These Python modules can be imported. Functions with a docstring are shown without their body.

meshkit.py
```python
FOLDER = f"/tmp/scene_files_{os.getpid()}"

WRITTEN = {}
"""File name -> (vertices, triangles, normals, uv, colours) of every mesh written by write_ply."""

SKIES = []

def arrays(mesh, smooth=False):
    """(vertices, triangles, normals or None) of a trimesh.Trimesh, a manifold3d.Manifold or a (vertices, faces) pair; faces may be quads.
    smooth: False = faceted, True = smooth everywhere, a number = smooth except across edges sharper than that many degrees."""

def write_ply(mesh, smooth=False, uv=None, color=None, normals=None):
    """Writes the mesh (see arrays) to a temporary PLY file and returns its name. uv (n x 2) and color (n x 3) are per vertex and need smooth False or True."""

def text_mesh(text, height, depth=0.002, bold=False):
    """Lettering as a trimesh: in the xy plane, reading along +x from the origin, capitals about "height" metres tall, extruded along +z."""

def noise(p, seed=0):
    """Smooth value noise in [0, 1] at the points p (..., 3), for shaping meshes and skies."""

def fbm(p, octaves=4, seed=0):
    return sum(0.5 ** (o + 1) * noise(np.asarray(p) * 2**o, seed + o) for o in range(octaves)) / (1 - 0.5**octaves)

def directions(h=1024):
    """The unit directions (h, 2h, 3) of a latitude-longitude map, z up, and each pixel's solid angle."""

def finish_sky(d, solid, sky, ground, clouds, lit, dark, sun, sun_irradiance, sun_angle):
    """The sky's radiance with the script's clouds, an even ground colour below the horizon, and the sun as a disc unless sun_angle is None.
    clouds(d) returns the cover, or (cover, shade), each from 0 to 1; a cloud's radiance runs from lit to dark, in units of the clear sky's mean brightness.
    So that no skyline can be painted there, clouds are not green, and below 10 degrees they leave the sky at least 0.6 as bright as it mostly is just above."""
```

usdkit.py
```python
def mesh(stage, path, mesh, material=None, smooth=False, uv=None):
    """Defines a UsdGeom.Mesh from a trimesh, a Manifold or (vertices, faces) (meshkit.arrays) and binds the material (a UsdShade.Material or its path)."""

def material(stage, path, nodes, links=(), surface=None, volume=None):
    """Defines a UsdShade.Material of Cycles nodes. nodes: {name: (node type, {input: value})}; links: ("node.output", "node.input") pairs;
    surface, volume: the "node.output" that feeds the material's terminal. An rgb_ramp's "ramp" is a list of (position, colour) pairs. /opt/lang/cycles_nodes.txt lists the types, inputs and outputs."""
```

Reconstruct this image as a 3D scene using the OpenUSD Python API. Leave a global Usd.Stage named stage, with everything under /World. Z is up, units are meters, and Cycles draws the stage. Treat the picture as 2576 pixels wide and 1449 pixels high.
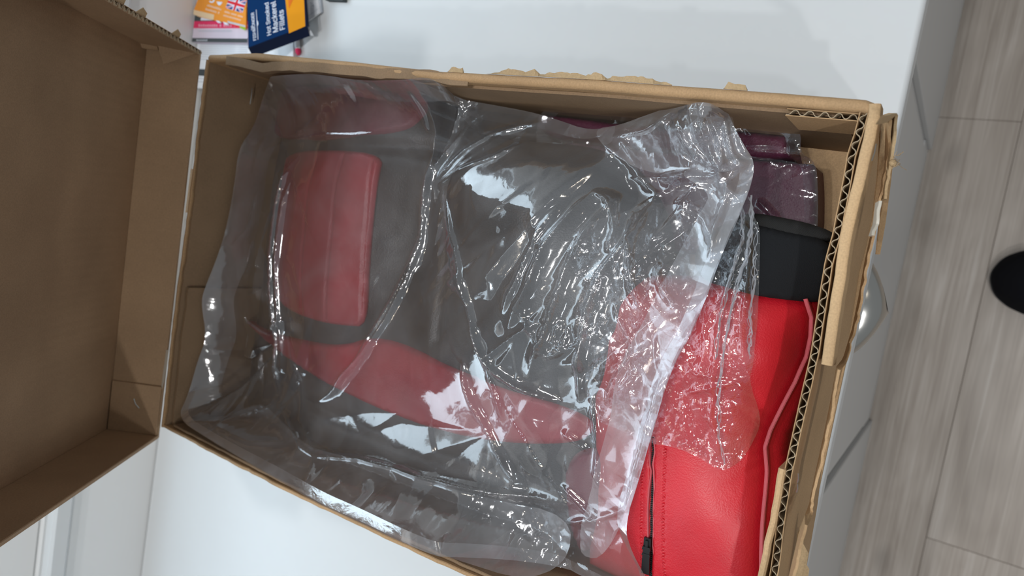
import math, numpy as np, trimesh, shapely, usdkit, meshkit
from scipy.interpolate import RBFInterpolator, LinearNDInterpolator
from scipy.spatial import Delaunay, cKDTree
from shapely.geometry import Polygon, LineString
from pxr import Usd, UsdGeom, UsdLux, UsdShade, Gf, Sdf

stage = Usd.Stage.CreateInMemory()
UsdGeom.SetStageUpAxis(stage, UsdGeom.Tokens.z)
UsdGeom.SetStageMetersPerUnit(stage, 1.0)
UsdGeom.Xform.Define(stage, '/World')
UsdGeom.Scope.Define(stage, '/World/Looks')

# ------------------------------------------------------------------ camera
DZ = 0.344                       # all geometry below is built with the cabinet top at z = 0.38; DZ lifts it to its real height
CAMZ = 0.945
FPX = 1800.0
M = np.array([[0.16535889, 0.98204539, -0.09079253],
              [-0.83367838, 0.18837144, 0.51913059],
              [-0.52691252, 0.01015109, -0.84985890]])   # rows: world x, y, z in (right, up, forward) of the camera
APERTURE = 36.0
cam = UsdGeom.Camera.Define(stage, '/World/camera')
cam.CreateHorizontalApertureAttr(APERTURE)
cam.CreateVerticalApertureAttr(APERTURE * 1449 / 2576)
cam.CreateFocalLengthAttr(APERTURE * FPX / 2576)
cam.CreateFocusDistanceAttr(0.47)
cam.CreateFStopAttr(8.0)
cam.CreateExposureAttr(-0.06)
cam.CreateClippingRangeAttr(Gf.Vec2f(0.02, 100))
R, U, Fw = M[:, 0], M[:, 1], M[:, 2]
mtx = Gf.Matrix4d(*[float(v) for v in (*R, 0, *U, 0, *(-Fw), 0, 0, 0, CAMZ + DZ, 1)])
cam.AddTransformOp().Set(mtx)


# ------------------------------------------------------------------ light
def light_at(l, pos, target):
    p, t = np.array(pos, float), np.array(target, float)
    b = (p - t) / np.linalg.norm(p - t)
    r = np.cross([0.0, 1.0, 0.02], b); r /= np.linalg.norm(r)
    u = np.cross(b, r)
    l.AddTransformOp().Set(Gf.Matrix4d(*[float(v) for v in (*r, 0, *u, 0, *b, 0, *p, 1)]))


room = UsdLux.DomeLight.Define(stage, '/World/room_light')
room.CreateIntensityAttr(0.09)
room.CreateColorAttr(Gf.Vec3f(0.90, 0.96, 1.0))
WARM, COOL = (1.0, 0.88, 0.72), (0.97, 0.97, 0.97)
SPOTS = [((-0.06, 0.32, 2.45), 80.0, COOL), ((0.02, 0.05, 2.45), 85.0, COOL), ((-1.15, 0.20, 2.45), 14.0, (0.76, 0.90, 1.0)), ((0.95, 0.15, 2.45), 12.0, COOL),
         ((-0.45, -0.95, 2.45), 70.0, COOL), ((-1.0, -0.95, 2.45), 150.0, COOL), ((0.9, -1.0, 2.45), 10.0, WARM), ((-0.55, 0.55, 2.45), 12.0, WARM)]
for i, (p, w, c) in enumerate(SPOTS):
    s = UsdLux.DiskLight.Define(stage, '/World/ceiling_spot' + ('' if i == 0 else f'_{i:03d}'))
    s.CreateRadiusAttr(0.035)
    s.CreateIntensityAttr(w * 6.0)
    s.CreateColorAttr(Gf.Vec3f(*c))
    light_at(s, p, (p[0], p[1], 0))
day = UsdLux.RectLight.Define(stage, '/World/window_daylight')       # fills the opening of window_1
day.CreateWidthAttr(1.40); day.CreateHeightAttr(1.46)
day.CreateIntensityAttr(2.8); day.CreateColorAttr(Gf.Vec3f(0.70, 0.87, 1.0))
light_at(day, (-0.10, 0.975, 1.35), (-0.10, -1.0, 1.15))


# ------------------------------------------------------------------ helpers
def ray(px, py):
    return M @ np.array([(px - 1288) / FPX, -(py - 724.5) / FPX, 1.0])


def at(px, py, z):
    r = ray(px, py)
    return r * ((z - CAMZ) / r[2]) + np.array([0, 0, CAMZ])


def at_y(px, py, Y):
    r = ray(px, py)
    return r * (Y / r[1]) + np.array([0, 0, CAMZ])


names = {}


def numbered(parent, name):
    k = (parent, name)
    n = names.get(k, 0)
    names[k] = n + 1
    return f'{parent}/{name}' + (f'_{n:03d}' if n else '')


def tag(prim, label=None, cat=None, group=None, kind=None):
    p = prim if isinstance(prim, Usd.Prim) else prim.GetPrim()
    for k, v in (('label', label), ('category', cat), ('group', group), ('kind', kind)):
        if v:
            p.SetCustomDataByKey(k, v)
    return p


def thing(name, label, cat, base=(0, 0, 0), group=None, kind=None):
    x = UsdGeom.Xform.Define(stage, numbered('/World', name))
    x.AddTranslateOp().Set(Gf.Vec3d(base[0], base[1], base[2] + DZ))
    tag(x, label, cat, group, kind)
    x.GetPrim().SetCustomDataByKey('_', 0); x.GetPrim().ClearCustomDataByKey('_')
    return (str(x.GetPath()), np.array(base, float))


def obj(name, mesh, mat, parent=None, label=None, cat=None, group=None, kind=None, smooth=35, uv=None):
    if isinstance(mesh, list):
        mesh = trimesh.util.concatenate([m if isinstance(m, trimesh.Trimesh) else trimesh.Trimesh(*m, process=False) for m in mesh])
    v, f, n = meshkit.arrays(mesh, smooth)
    if parent is None:
        path, off = numbered('/World', name), np.array([0, 0, -DZ])
    else:
        ppath, base = parent if isinstance(parent, tuple) else (parent, None)
        path, off = numbered(ppath, name), base
    m = UsdGeom.Mesh.Define(stage, path)
    from pxr import Vt
    m.CreatePointsAttr(Vt.Vec3fArray.FromNumpy((v - off).astype(np.float32)))
    m.CreateFaceVertexCountsAttr(Vt.IntArray.FromNumpy(np.full(len(f), 3, np.int32)))
    m.CreateFaceVertexIndicesAttr(Vt.IntArray.FromNumpy(f.astype(np.int32).ravel()))
    m.CreateSubdivisionSchemeAttr('none')
    if n is not None:
        m.CreateNormalsAttr(Vt.Vec3fArray.FromNumpy(n.astype(np.float32)))
        m.SetNormalsInterpolation('vertex')
    UsdShade.MaterialBindingAPI.Apply(m.GetPrim()).Bind(mat)
    tag(m, label, cat, group, kind)
    return (path, off)


def box(x0, x1, y0, y1, z0, z1, b=0.0):
    if b <= 0:
        m = trimesh.creation.box((x1 - x0, y1 - y0, z1 - z0))
        m.apply_translation(((x0 + x1) / 2, (y0 + y1) / 2, (z0 + z1) / 2))
        return m
    p = []
    for sx, sy, sz in np.ndindex(2, 2, 2):
        c = np.array([(x0, x1)[sx], (y0, y1)[sy], (z0, z1)[sz]])
        s = np.array([1 - 2 * sx, 1 - 2 * sy, 1 - 2 * sz]) * b
        for k in range(3):
            q = c + s; q[k] = c[k]
            p.append(q)
    return trimesh.Trimesh(p).convex_hull


def hexa(top, bottom):
    """Solid between two matching rings of points (top listed anticlockwise from above)."""
    n = len(top)
    v = np.array(list(top) + list(bottom))
    f = [[0, i, i + 1] for i in range(1, n - 1)] + [[n, n + i + 1, n + i] for i in range(1, n - 1)]
    for i in range(n):
        j = (i + 1) % n
        f += [[i, n + i, n + j], [i, n + j, j]]
    m = trimesh.Trimesh(v, f, process=False)
    m.fix_normals()
    return m


def resample(p, step):
    p = np.asarray(p, float)
    d = np.r_[0, np.cumsum(np.linalg.norm(np.diff(p[:, :2], axis=0), axis=1))]
    n = max(2, int(d[-1] / step) + 1)
    s = np.linspace(0, d[-1], n)
    return np.stack([np.interp(s, d, p[:, k]) for k in range(p.shape[1])], 1)


def sweep(path, profile, closed_ends=True, jitter=None):
    """Sweeps a closed profile [(offset to the left of the path, z)] along a horizontal path; z is added to the path's own z."""
    p = np.asarray(path, float)
    if p.shape[1] == 2:
        p = np.c_[p, np.zeros(len(p))]
    t = np.gradient(p[:, :2], axis=0)
    t /= np.linalg.norm(t, axis=1, keepdims=True)
    nrm = np.stack([-t[:, 1], t[:, 0]], 1)
    prof = np.asarray(profile, float)
    n, k = len(p), len(prof)
    o = np.tile(prof[None, :, 0], (n, 1)); z = np.tile(prof[None, :, 1], (n, 1))
    if jitter is not None:
        o, z = jitter(np.linspace(0, 1, n)[:, None], o, z)
    v = np.empty((n, k, 3))
    v[:, :, :2] = p[:, None, :2] + o[:, :, None] * nrm[:, None]
    v[:, :, 2] = p[:, None, 2] + z
    f = []
    for i in range(n - 1):
        for j in range(k):
            a, b, c, d = i * k + j, i * k + (j + 1) % k, (i + 1) * k + (j + 1) % k, (i + 1) * k + j
            f += [[a, b, c], [a, c, d]]
    if closed_ends:
        for base, rev in ((0, False), ((n - 1) * k, True)):
            for j in range(1, k - 1):
                tri = [base, base + j, base + j + 1]
                f.append(tri[::-1] if rev else tri)
    m = trimesh.Trimesh(v.reshape(-1, 3), f, process=False)
    m.fix_normals()
    return m


def tube(pts, r, sides=8):
    p = np.asarray(pts, float)
    t = np.gradient(p, axis=0); t /= np.linalg.norm(t, axis=1, keepdims=True) + 1e-12
    a = np.cross(t, [0.03, 0.05, 1.0]); a /= np.linalg.norm(a, axis=1, keepdims=True) + 1e-12
    b = np.cross(t, a)
    ang = np.arange(sides) * 2 * np.pi / sides
    rr = np.broadcast_to(r, (len(p),))
    v = p[:, None] + rr[:, None, None] * (np.cos(ang)[None, :, None] * a[:, None] + np.sin(ang)[None, :, None] * b[:, None])
    f = []
    n = len(p)
    for i in range(n - 1):
        for j in range(sides):
            q = [i * sides + j, i * sides + (j + 1) % sides, (i + 1) * sides + (j + 1) % sides, (i + 1) * sides + j]
            f += [[q[0], q[1], q[2]], [q[0], q[2], q[3]]]
    for base in (0, (n - 1) * sides):
        f += [[base, base + j, base + j + 1] for j in range(1, sides - 1)]
    m = trimesh.Trimesh(v.reshape(-1, 3), f, process=False); m.fix_normals()
    return m


# ------------------------------------------------------------------ materials
def mat(name, nodes, links, surface):
    return usdkit.material(stage, '/World/Looks/' + name, nodes, links, surface=surface)


def plain(name, color, rough=0.5, metallic=0.0, bump=0.0, bscale=200.0, var=0.0, vscale=30.0, spec=0.5, sheen=0.0):
    nodes = {'p': ('principled_bsdf', {'base_color': color, 'roughness': rough, 'metallic': metallic, 'specular_ior_level': spec, 'sheen_weight': sheen}),
             'g': ('texture_coordinate', {})}
    links = []
    if var > 0:
        nodes['vn'] = ('noise_texture', {'scale': vscale, 'detail': 4.0})
        c = np.array(color)
        nodes['vr'] = ('rgb_ramp', {'ramp': [(0.3, tuple(c * (1 - var))), (0.7, tuple(np.minimum(c * (1 + var), 1)))]})
        links += [('g.object', 'vn.vector'), ('vn.fac', 'vr.fac'), ('vr.color', 'p.base_color')]
    if bump > 0:
        nodes['bn'] = ('noise_texture', {'scale': bscale, 'detail': 3.0})
        nodes['b'] = ('bump', {'strength': bump, 'distance': 0.001})
        links += [('g.object', 'bn.vector'), ('bn.fac', 'b.height'), ('b.normal', 'p.normal')]
    return mat(name, nodes, links, 'p.BSDF')


def kraft(name, color, stripes=0.0, axis='y'):
    c = np.array(color)
    nodes = {'g': ('texture_coordinate', {}), 'n': ('noise_texture', {'scale': 900.0, 'detail': 3.0}),
             'n2': ('noise_texture', {'scale': 14.0, 'detail': 5.0}),
             'r': ('rgb_ramp', {'ramp': [(0.25, tuple(c * 0.86)), (0.75, tuple(c * 1.10))]}),
             'r2': ('rgb_ramp', {'ramp': [(0.3, (0.86, 0.85, 0.84)), (0.7, (1.06, 1.06, 1.06))]}),
             'm': ('mix', {'mix_type': 'multiply', 'fac': 1.0}),
             'p': ('principled_bsdf', {'roughness': 0.72, 'specular_ior_level': 0.3}),
             'w': ('wave_texture', {'scale': 38.0, 'bands_direction': axis, 'distortion': 0.5, 'detail': 1.0}),
             'mx': ('mix_float', {'fac': stripes}),
             'b': ('bump', {'strength': 0.25, 'distance': 0.0008})}
    links = [('g.object', 'n.vector'), ('g.object', 'n2.vector'), ('g.object', 'w.vector'), ('n.fac', 'r.fac'), ('n2.fac', 'r2.fac'), ('r.color', 'm.color1'), ('r2.color', 'm.color2'),
             ('m.color', 'p.base_color'), ('n.fac', 'mx.a'), ('w.fac', 'mx.b'), ('mx.result', 'b.height'), ('b.normal', 'p.normal')]
    return mat(name, nodes, links, 'p.BSDF')


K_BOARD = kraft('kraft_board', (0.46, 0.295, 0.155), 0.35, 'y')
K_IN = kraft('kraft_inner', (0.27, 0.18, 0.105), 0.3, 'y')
K_RIM = kraft('kraft_rim', (0.56, 0.375, 0.205))
K_CORE = kraft('kraft_core', (0.42, 0.33, 0.22))
K_TORN = kraft('kraft_torn', (0.48, 0.34, 0.19))
K_LID = kraft('kraft_lid', (0.38, 0.25, 0.145), 0.5, 'x')
WHITE = plain('white_lacquer', (0.615, 0.635, 0.645), 0.36)
FRONT = plain('white_front', (0.56, 0.56, 0.555), 0.45)
GAP = plain('dark_gap', (0.03, 0.03, 0.03), 0.9)
WALLM = plain('wall_paint', (0.74, 0.75, 0.75), 0.7, bump=0.1, bscale=300)
STEEL = plain('brushed_metal', (0.55, 0.54, 0.51), 0.22, metallic=1.0)
SHOE = plain('black_felt', (0.008, 0.008, 0.01), 0.95, bump=0.3, bscale=900, spec=0.1)
TAPE = plain('clear_tape', (0.55, 0.50, 0.42), 0.25)
PAPER = plain('paper_white', (0.78, 0.81, 0.85), 0.5)
ZIP = plain('zip_black', (0.010, 0.010, 0.011), 0.45)
ELASTIC = plain('black_elastic', (0.010, 0.011, 0.013), 0.9, bump=0.3, bscale=1500, spec=0.25)
INK = plain('ink_dark', (0.04, 0.045, 0.05), 0.5)


def leather(name, color, rough, scale=900.0, strength=0.22, var=0.12, spec=0.5):
    c = np.array(color)
    nodes = {'g': ('texture_coordinate', {}), 'v': ('voronoi_texture', {'scale': scale, 'feature': 'smooth_f1', 'smoothness': 0.6}),
             'n': ('noise_texture', {'scale': 25.0, 'detail': 5.0}), 'nf': ('noise_texture', {'scale': 520.0, 'detail': 3.0}),
             'r': ('rgb_ramp', {'ramp': [(0.3, tuple(c * (1 - var))), (0.7, tuple(c * (1 + var)))]}),
             'a': ('math', {'math_type': 'multiply_add', 'value2': 1.0}),
             'b': ('bump', {'strength': strength, 'distance': 0.0006}),
             'p': ('principled_bsdf', {'roughness': rough, 'specular_ior_level': spec})}
    links = [('g.object', 'v.vector'), ('g.object', 'n.vector'), ('g.object', 'nf.vector'), ('n.fac', 'r.fac'), ('r.color', 'p.base_color'), ('v.distance', 'a.value1'), ('nf.fac', 'a.value3'), ('a.value', 'b.height'), ('b.normal', 'p.normal')]
    return mat(name, nodes, links, 'p.BSDF')


L_RED = leather('red_leather', (0.58, 0.009, 0.022), 0.45, 1000, 0.22, spec=.7)
L_RED_DARK = leather('deep_red_leather', (0.36, 0.011, 0.028), 0.45, 1000, 0.22, spec=.7)
L_RAW = leather('raw_edge_leather', (0.55, 0.10, 0.12), 0.7, 700)
L_BLACK = leather('black_leather', (0.018, 0.018, 0.019), 0.48, 900, 0.3, spec=1.0)
PLUM = leather('plum_leather', (0.095, 0.012, 0.040), 0.45, 800, 0.25, spec=.25)
L_MAROON = leather('maroon_leather', (0.17, 0.016, 0.036), 0.5, 800, 0.3)


def film(name, haze, gloss_rough, bump, bscale, cap=.34, tint=(0.95, 0.955, 0.97), spec=1.7, hz=(0.80, 0.82, 0.86)):
    nodes = {'g': ('texture_coordinate', {}), 't': ('transparent_bsdf', {'color': tint}),
             'gl': ('glossy_bsdf', {'color': (1, 1, 1), 'roughness': gloss_rough, 'distribution': 'ggx'}),
             'd': ('diffuse_bsdf', {'color': hz}), 'tr': ('translucent_bsdf', {'color': hz}),
             'dt': ('mix_closure', {'fac': 0.35}), 'f': ('fresnel', {'IOR': 1.5}), 'fm': ('math', {'math_type': 'multiply', 'value2': spec, 'use_clamp': True}), 'fl': ('math', {'math_type': 'minimum', 'value2': cap}),
             'n': ('noise_texture', {'scale': bscale, 'detail': 3.0, 'distortion': 0.6}), 'b': ('bump', {'strength': bump, 'distance': 0.001}),
             'hn': ('noise_texture', {'scale': 16.0, 'detail': 4.0, 'distortion': 0.8}), 'hr': ('map_range', {'from_min': 0.3, 'from_max': 0.72, 'to_min': haze * 0.55, 'to_max': haze * 1.5, 'clamp': True}),
             'm1': ('mix_closure', {}), 'm2': ('mix_closure', {})}
    links = [('g.object', 'n.vector'), ('g.object', 'hn.vector'), ('hn.fac', 'hr.value'), ('n.fac', 'b.height'), ('b.normal', 'gl.normal'),
             ('d.BSDF', 'dt.closure1'), ('tr.BSDF', 'dt.closure2'),
             ('hr.result', 'm1.fac'), ('t.BSDF', 'm1.closure1'), ('dt.closure', 'm1.closure2'),
             ('f.fac', 'fm.value1'), ('fm.value', 'fl.value1'), ('fl.value', 'm2.fac'), ('m1.closure', 'm2.closure1'), ('gl.BSDF', 'm2.closure2')]
    return mat(name, nodes, links, 'm2.closure')


FILM = film('clear_polythene', 0.125, 0.09, 0.12, 120.0, cap=.38, spec=4.0)
FILM_FOLD = film('folded_polythene', 0.17, 0.13, 0.12, 120.0, cap=.16, spec=3.0)
CRINKLE = film('crinkly_film', 0.022, 0.09, 0.5, 260.0, spec=3.5)
WRAP = film('garment_wrap', 0.016, 0.06, 0.16, 160.0, spec=2.0, cap=.24)


def plank_mat(name, tint):
    nodes = {'g': ('geometry', {}), 'mp': ('mapping', {'scale': (2.2, 75.0, 10.0), 'location': (tint * 7.0, tint * 3.0, 0)}),
             'n': ('noise_texture', {'scale': 1.6, 'detail': 7.0, 'roughness': 0.62, 'distortion': 0.7}),
             'mp2': ('mapping', {'scale': (3.0, 9.0, 3.0), 'location': (tint * 5.0, 0, 0)}), 'n2': ('noise_texture', {'scale': 1.5, 'detail': 3.0, 'distortion': 1.0}),
             'r': ('rgb_ramp', {'ramp': [(0.25, (0.33 + tint * .02, 0.28 + tint * .02, 0.24 + tint * .02)), (0.55, (0.47, 0.415, 0.365)), (0.8, (0.60, 0.555, 0.51))]}),
             'r2': ('rgb_ramp', {'ramp': [(0.35, (0.84, 0.82, 0.80)), (0.65, (1.04, 1.04, 1.04))]}),
             'm': ('mix', {'mix_type': 'multiply', 'fac': 1.0}), 'p': ('principled_bsdf', {'roughness': 0.45}), 'b': ('bump', {'strength': 0.12, 'distance': 0.001}), 'mk': ('mapping', {'scale': (4.0, 8.0, 1.0), 'location': (tint, 0, 0)}), 'k': ('voronoi_texture', {'scale': 1.0, 'randomness': 1.0}), 'kr': ('map_range', {'from_min': .02, 'from_max': .16, 'to_min': .55, 'to_max': 1.0, 'clamp': True}), 'm3': ('mix', {'mix_type': 'multiply', 'fac': 1.0})}
    links = [('g.position', 'mk.vector'), ('mk.vector', 'k.vector'), ('k.distance', 'kr.value'), ('m.color', 'm3.color1'), ('kr.result', 'm3.color2'), ('m3.color', 'p.base_color'), ('g.position', 'mp.vector'), ('mp.vector', 'n.vector'), ('g.position', 'mp2.vector'), ('mp2.vector', 'n2.vector'), ('n.fac', 'r.fac'), ('n2.fac', 'r2.fac'),
             ('r.color', 'm.color1'), ('r2.color', 'm.color2'), ('n.fac', 'b.height'), ('b.normal', 'p.normal')]
    return mat(name, nodes, links, 'p.BSDF')


PLANKS = [plank_mat(f'oak_plank_{i}', t) for i, t in enumerate((0.0, 0.8, -0.8, 1.7))]

# ------------------------------------------------------------------ setting: floor, wall
FZ = -DZ
fl = thing('floor', 'pale grey oak plank floor in front of the white cabinet', 'floor', (0, 0, FZ), kind='structure')
rng = np.random.default_rng(4)
PW = 0.262                                                # plank width
rows = np.arange(-9, 4)
YS = -0.0325                                              # a plank joint seen in the photograph
for r in rows:
    y0 = YS + r * PW
    off = {0: 0.269, -1: -0.375}.get(int(r), rng.uniform(0, 1.4))
    for k in range(-3, 3):
        x0, x1 = off + k * 1.38, off + (k + 1) * 1.38
        if x1 < -2.4 or x0 > 2.4:
            continue
        obj('plank', box(x0 + .0002, x1 - .0002, y0 + .0002, y0 + PW - .0002, FZ - 0.012, FZ, 0.0007), PLANKS[rng.integers(4)], fl, smooth=False)
obj('underlay', box(-2.4, 2.4, YS - 9 * PW, YS + 4 * PW, FZ - 0.02, FZ - 0.011), GAP, fl, smooth=False)

WY = 0.853
wb = thing('wall_back', 'white painted wall behind the cabinet', 'wall', (0, WY, FZ), kind='structure')
WX0, WX1, WZ0, WZ1 = -.85, .65, .5058, FZ + 2.12
for (x0, x1, z0, z1) in ((-2.4, 2.4, FZ, WZ0), (-2.4, WX0, WZ0, WZ1), (WX1, 2.4, WZ0, WZ1), (-2.4, 2.4, WZ1, FZ + 2.5)):
    obj('plaster', box(x0, x1, WY + .012, WY + .10, z0, z1), WALLM, wb, smooth=False)
w1_ = thing('window_1', 'white framed window above the ledge behind the cabinet', 'window', (-.10, WY, WZ0), kind='structure')
for (x0, x1, z0, z1) in ((WX0, WX1, WZ0, WZ0 + .075), (WX0, WX1, WZ1 - .04, WZ1), (WX0, WX0 + .04, WZ0 + .075, WZ1 - .04), (WX1 - .04, WX1, WZ0 + .075, WZ1 - .04), (-.12, -.08, WZ0 + .075, WZ1 - .04)):
    obj('frame', box(x0, x1, WY + .02, WY + .07, z0, z1, .003), WALLM, w1_, smooth=False)
obj('panel', box(-2.4, 2.4, WY, WY + .0125, FZ, 0.483, 0.001), WALLM, wb, smooth=False)
tr1 = obj('trim_1', box(-2.4, 2.4, WY - .008, WY + .0115, 0.484, 0.505, 0.003), WHITE, None, 'white ledge running along the wall above the cabinet', 'trim', kind='structure', smooth=False)

# ------------------------------------------------------------------ cabinet
TOP = 0.38
CF, DF = 0.055, 0.075                                     # front edge of the top, face of the drawers
cb = thing('cabinet', 'low white lacquered cabinet with inset drawer under the open box', 'cabinet', (0, 0.4, FZ))
prof = [(0, TOP)] + []
tp = []
edge = [(CF + .004 - .004 * math.sin(a), TOP - .004 + .004 * math.cos(a)) for a in np.linspace(0, math.pi / 2, 6)]
ring = [(WY - .002, TOP)] + edge + [(CF, TOP - .018), (CF + .003, TOP - .021), (WY - .002, TOP - .021)]
n = len(ring)
v = np.array([(x, y, z) for x in (-1.3, 1.2) for y, z in ring])
f = [[i, (i + 1) % n, n + (i + 1) % n] for i in range(n)] + [[i, n + (i + 1) % n, n + i] for i in range(n)]
f += [[0, i + 1, i] for i in range(1, n - 1)] + [[n, n + i, n + i + 1] for i in range(1, n - 1)]
m = trimesh.Trimesh(v, f, process=False); m.fix_normals()
obj('worktop', m, WHITE, cb, smooth=25)
gx0, gx1 = at_y(2085, 1215, DF), at_y(2305, 165, DF)
XL, XR = gx0[0], gx1[0]                                   # the drawer's two sides
zb = at_y(2335, 348, DF)[2]; zb2 = at_y(2180, 1076, DF)[2]
ZDB = (zb + zb2) / 2
XR0 = at_y(2292, 201, DF)[0]; XL0 = at_y(2120, 1200, DF)[0]
obj('carcass', [box(-1.28, 1.18, DF + .10, WY - .01, FZ + .03, TOP - .0212)], WHITE, cb, smooth=False)
obj('end_panel', box(XR + .0015, 1.18, DF - .001, DF + .02, FZ, TOP - .0215, .0012), FRONT, cb, smooth=False)
obj('end_panel', box(-1.28, XL - .0015, DF - .001, DF + .02, FZ, TOP - .0215, .0012), FRONT, cb, smooth=False)
obj('stile', box(XR0 + .0045, XR, DF + .006, DF + .05, FZ + .05, TOP - .0215), FRONT, cb, smooth=False)
obj('stile', box(XL - .0005, XL + .007, DF + .006, DF + .05, FZ + .05, TOP - .0215), FRONT, cb, smooth=False)
dr = obj('drawer_front', box(XL + .0125, XR0 - .0005, DF, DF + .018, ZDB, TOP - .024, .0018), FRONT, cb, smooth=False)
obj('bottom_rail', box(XL, XR, DF + .004, DF + .02, FZ, ZDB - .005, .0012), FRONT, cb, smooth=False)
# cup handle
hx, hz, hw, hh, hd = -0.022, 0.305, 0.046, 0.032, 0.033
hv, hf = [], []
NA, NB = 28, 10
for sgn in (0, 1):
    for i in range(NA + 1):
        a = math.pi * i / NA
        for j in range(NB + 1):
            b = (math.pi / 2) * j / NB
            k = 1 - 0.05 * sgn
            hv.append((hx + hw * k * math.cos(a) * math.cos(b) ** 0.7, DF - hd * k * math.sin(b) ** 0.8 * (0.25 + 0.75 * math.sin(a) ** .5) + .0003, hz - .012 + hh * k * math.sin(a) * math.cos(b) ** 0.55))
W_ = NB + 1
for sgn in (0, 1):
    o = sgn * (NA + 1) * W_
    for i in range(NA):
        for j in range(NB):
            q = [o + i * W_ + j, o + i * W_ + j + 1, o + (i + 1) * W_ + j + 1, o + (i + 1) * W_ + j]
            hf += [[q[0], q[1], q[2]], [q[0], q[2], q[3]]]
rimpts = [(hx + hw * 1.03 * math.cos(a), DF - .0012, hz - .012 + hh * 1.05 * math.sin(a)) for a in np.linspace(0, math.pi, 40)]
obj('handle', [trimesh.Trimesh(hv, hf, process=False), tube(rimpts, .0016, 8)], STEEL, dr, label='shell shaped metal cup handle', smooth=40)

# ------------------------------------------------------------------ cardboard box
RIM, BF = 0.515, 0.386


def px_path(pts, z=RIM, step=0.006):
    return resample(np.array([at(p[0], p[1], p[2] if len(p) > 2 else z)[:2] for p in pts]), step)


def wob(seed, ao, az, fr=14):
    def j(s, o, z):
        k = (meshkit.noise(np.c_[s.ravel() * fr, np.zeros(len(s)), np.full(len(s), seed * 3.7)]) - .5)[:, None]
        k2 = (meshkit.noise(np.c_[s.ravel() * fr * 5, np.zeros(len(s)), np.full(len(s), seed * 9.1)]) - .5)[:, None]
        top = (z > RIM - .03)
        return o + k * ao, z + (k * az + k2 * az * .8) * top
    return j


bxp = thing('cardboard_box', 'brown corrugated cardboard box standing open on the white cabinet, full of bagged leather clothes', 'box', (-.08, .35, TOP))
far = px_path([(522, 150), (503, 300), (484, 470), (458, 660), (432, 860), (410, 1075)])      # far wall, outer line
right_w = px_path([(2205, 258), (2181, 248), (1988, 233), (1650, 209), (1500, 198), (1300, 188), (1100, 177), (883, 153), (738, 140), (641, 131), (527, 136)])
left_w = px_path([(410, 1075), (480, 1112), (600, 1176), (700, 1228), (850, 1299), (1000, 1370), (1170, 1449), (1330, 1519), (1560, 1618), (1900, 1765)])
near_out = px_path([(2211, 290), (2140, 600), (2094, 915), (2055, 1090), (1985, 1449), (1945, 1640), (1915, 1762)], RIM)
# bottom
cx = [far[:, 0].max(), left_w[:, 0].min()]
obj('bottom_panel', box(-.2585, .0955, .0565, .6440, TOP + .0005, BF), K_RIM, bxp, smooth=False)
# far wall: two boards side by side
obj('wall_panel', sweep(far, [(0, TOP + .001), (-.0030, TOP + .001), (-.0030, RIM - .0006), (-.0024, RIM), (-.0006, RIM), (0, RIM - .0006)][::-1], jitter=wob(1, .0006, .0012)), K_BOARD, bxp)
fin = np.c_[far[:, 0], far[:, 1] - .0036]
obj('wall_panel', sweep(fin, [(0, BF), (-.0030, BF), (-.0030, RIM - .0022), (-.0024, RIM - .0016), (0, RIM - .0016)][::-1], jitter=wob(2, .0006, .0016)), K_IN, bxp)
k0 = int(len(far) * .60)
fpl = fin[k0:] - np.array([0, .0034])
obj('corner_flap', sweep(fpl, [(0, BF), (-.0026, BF), (-.0026, RIM - .006), (0, RIM - .006)][::-1], jitter=wob(3, .0004, .0012)), K_IN, bxp)
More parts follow.
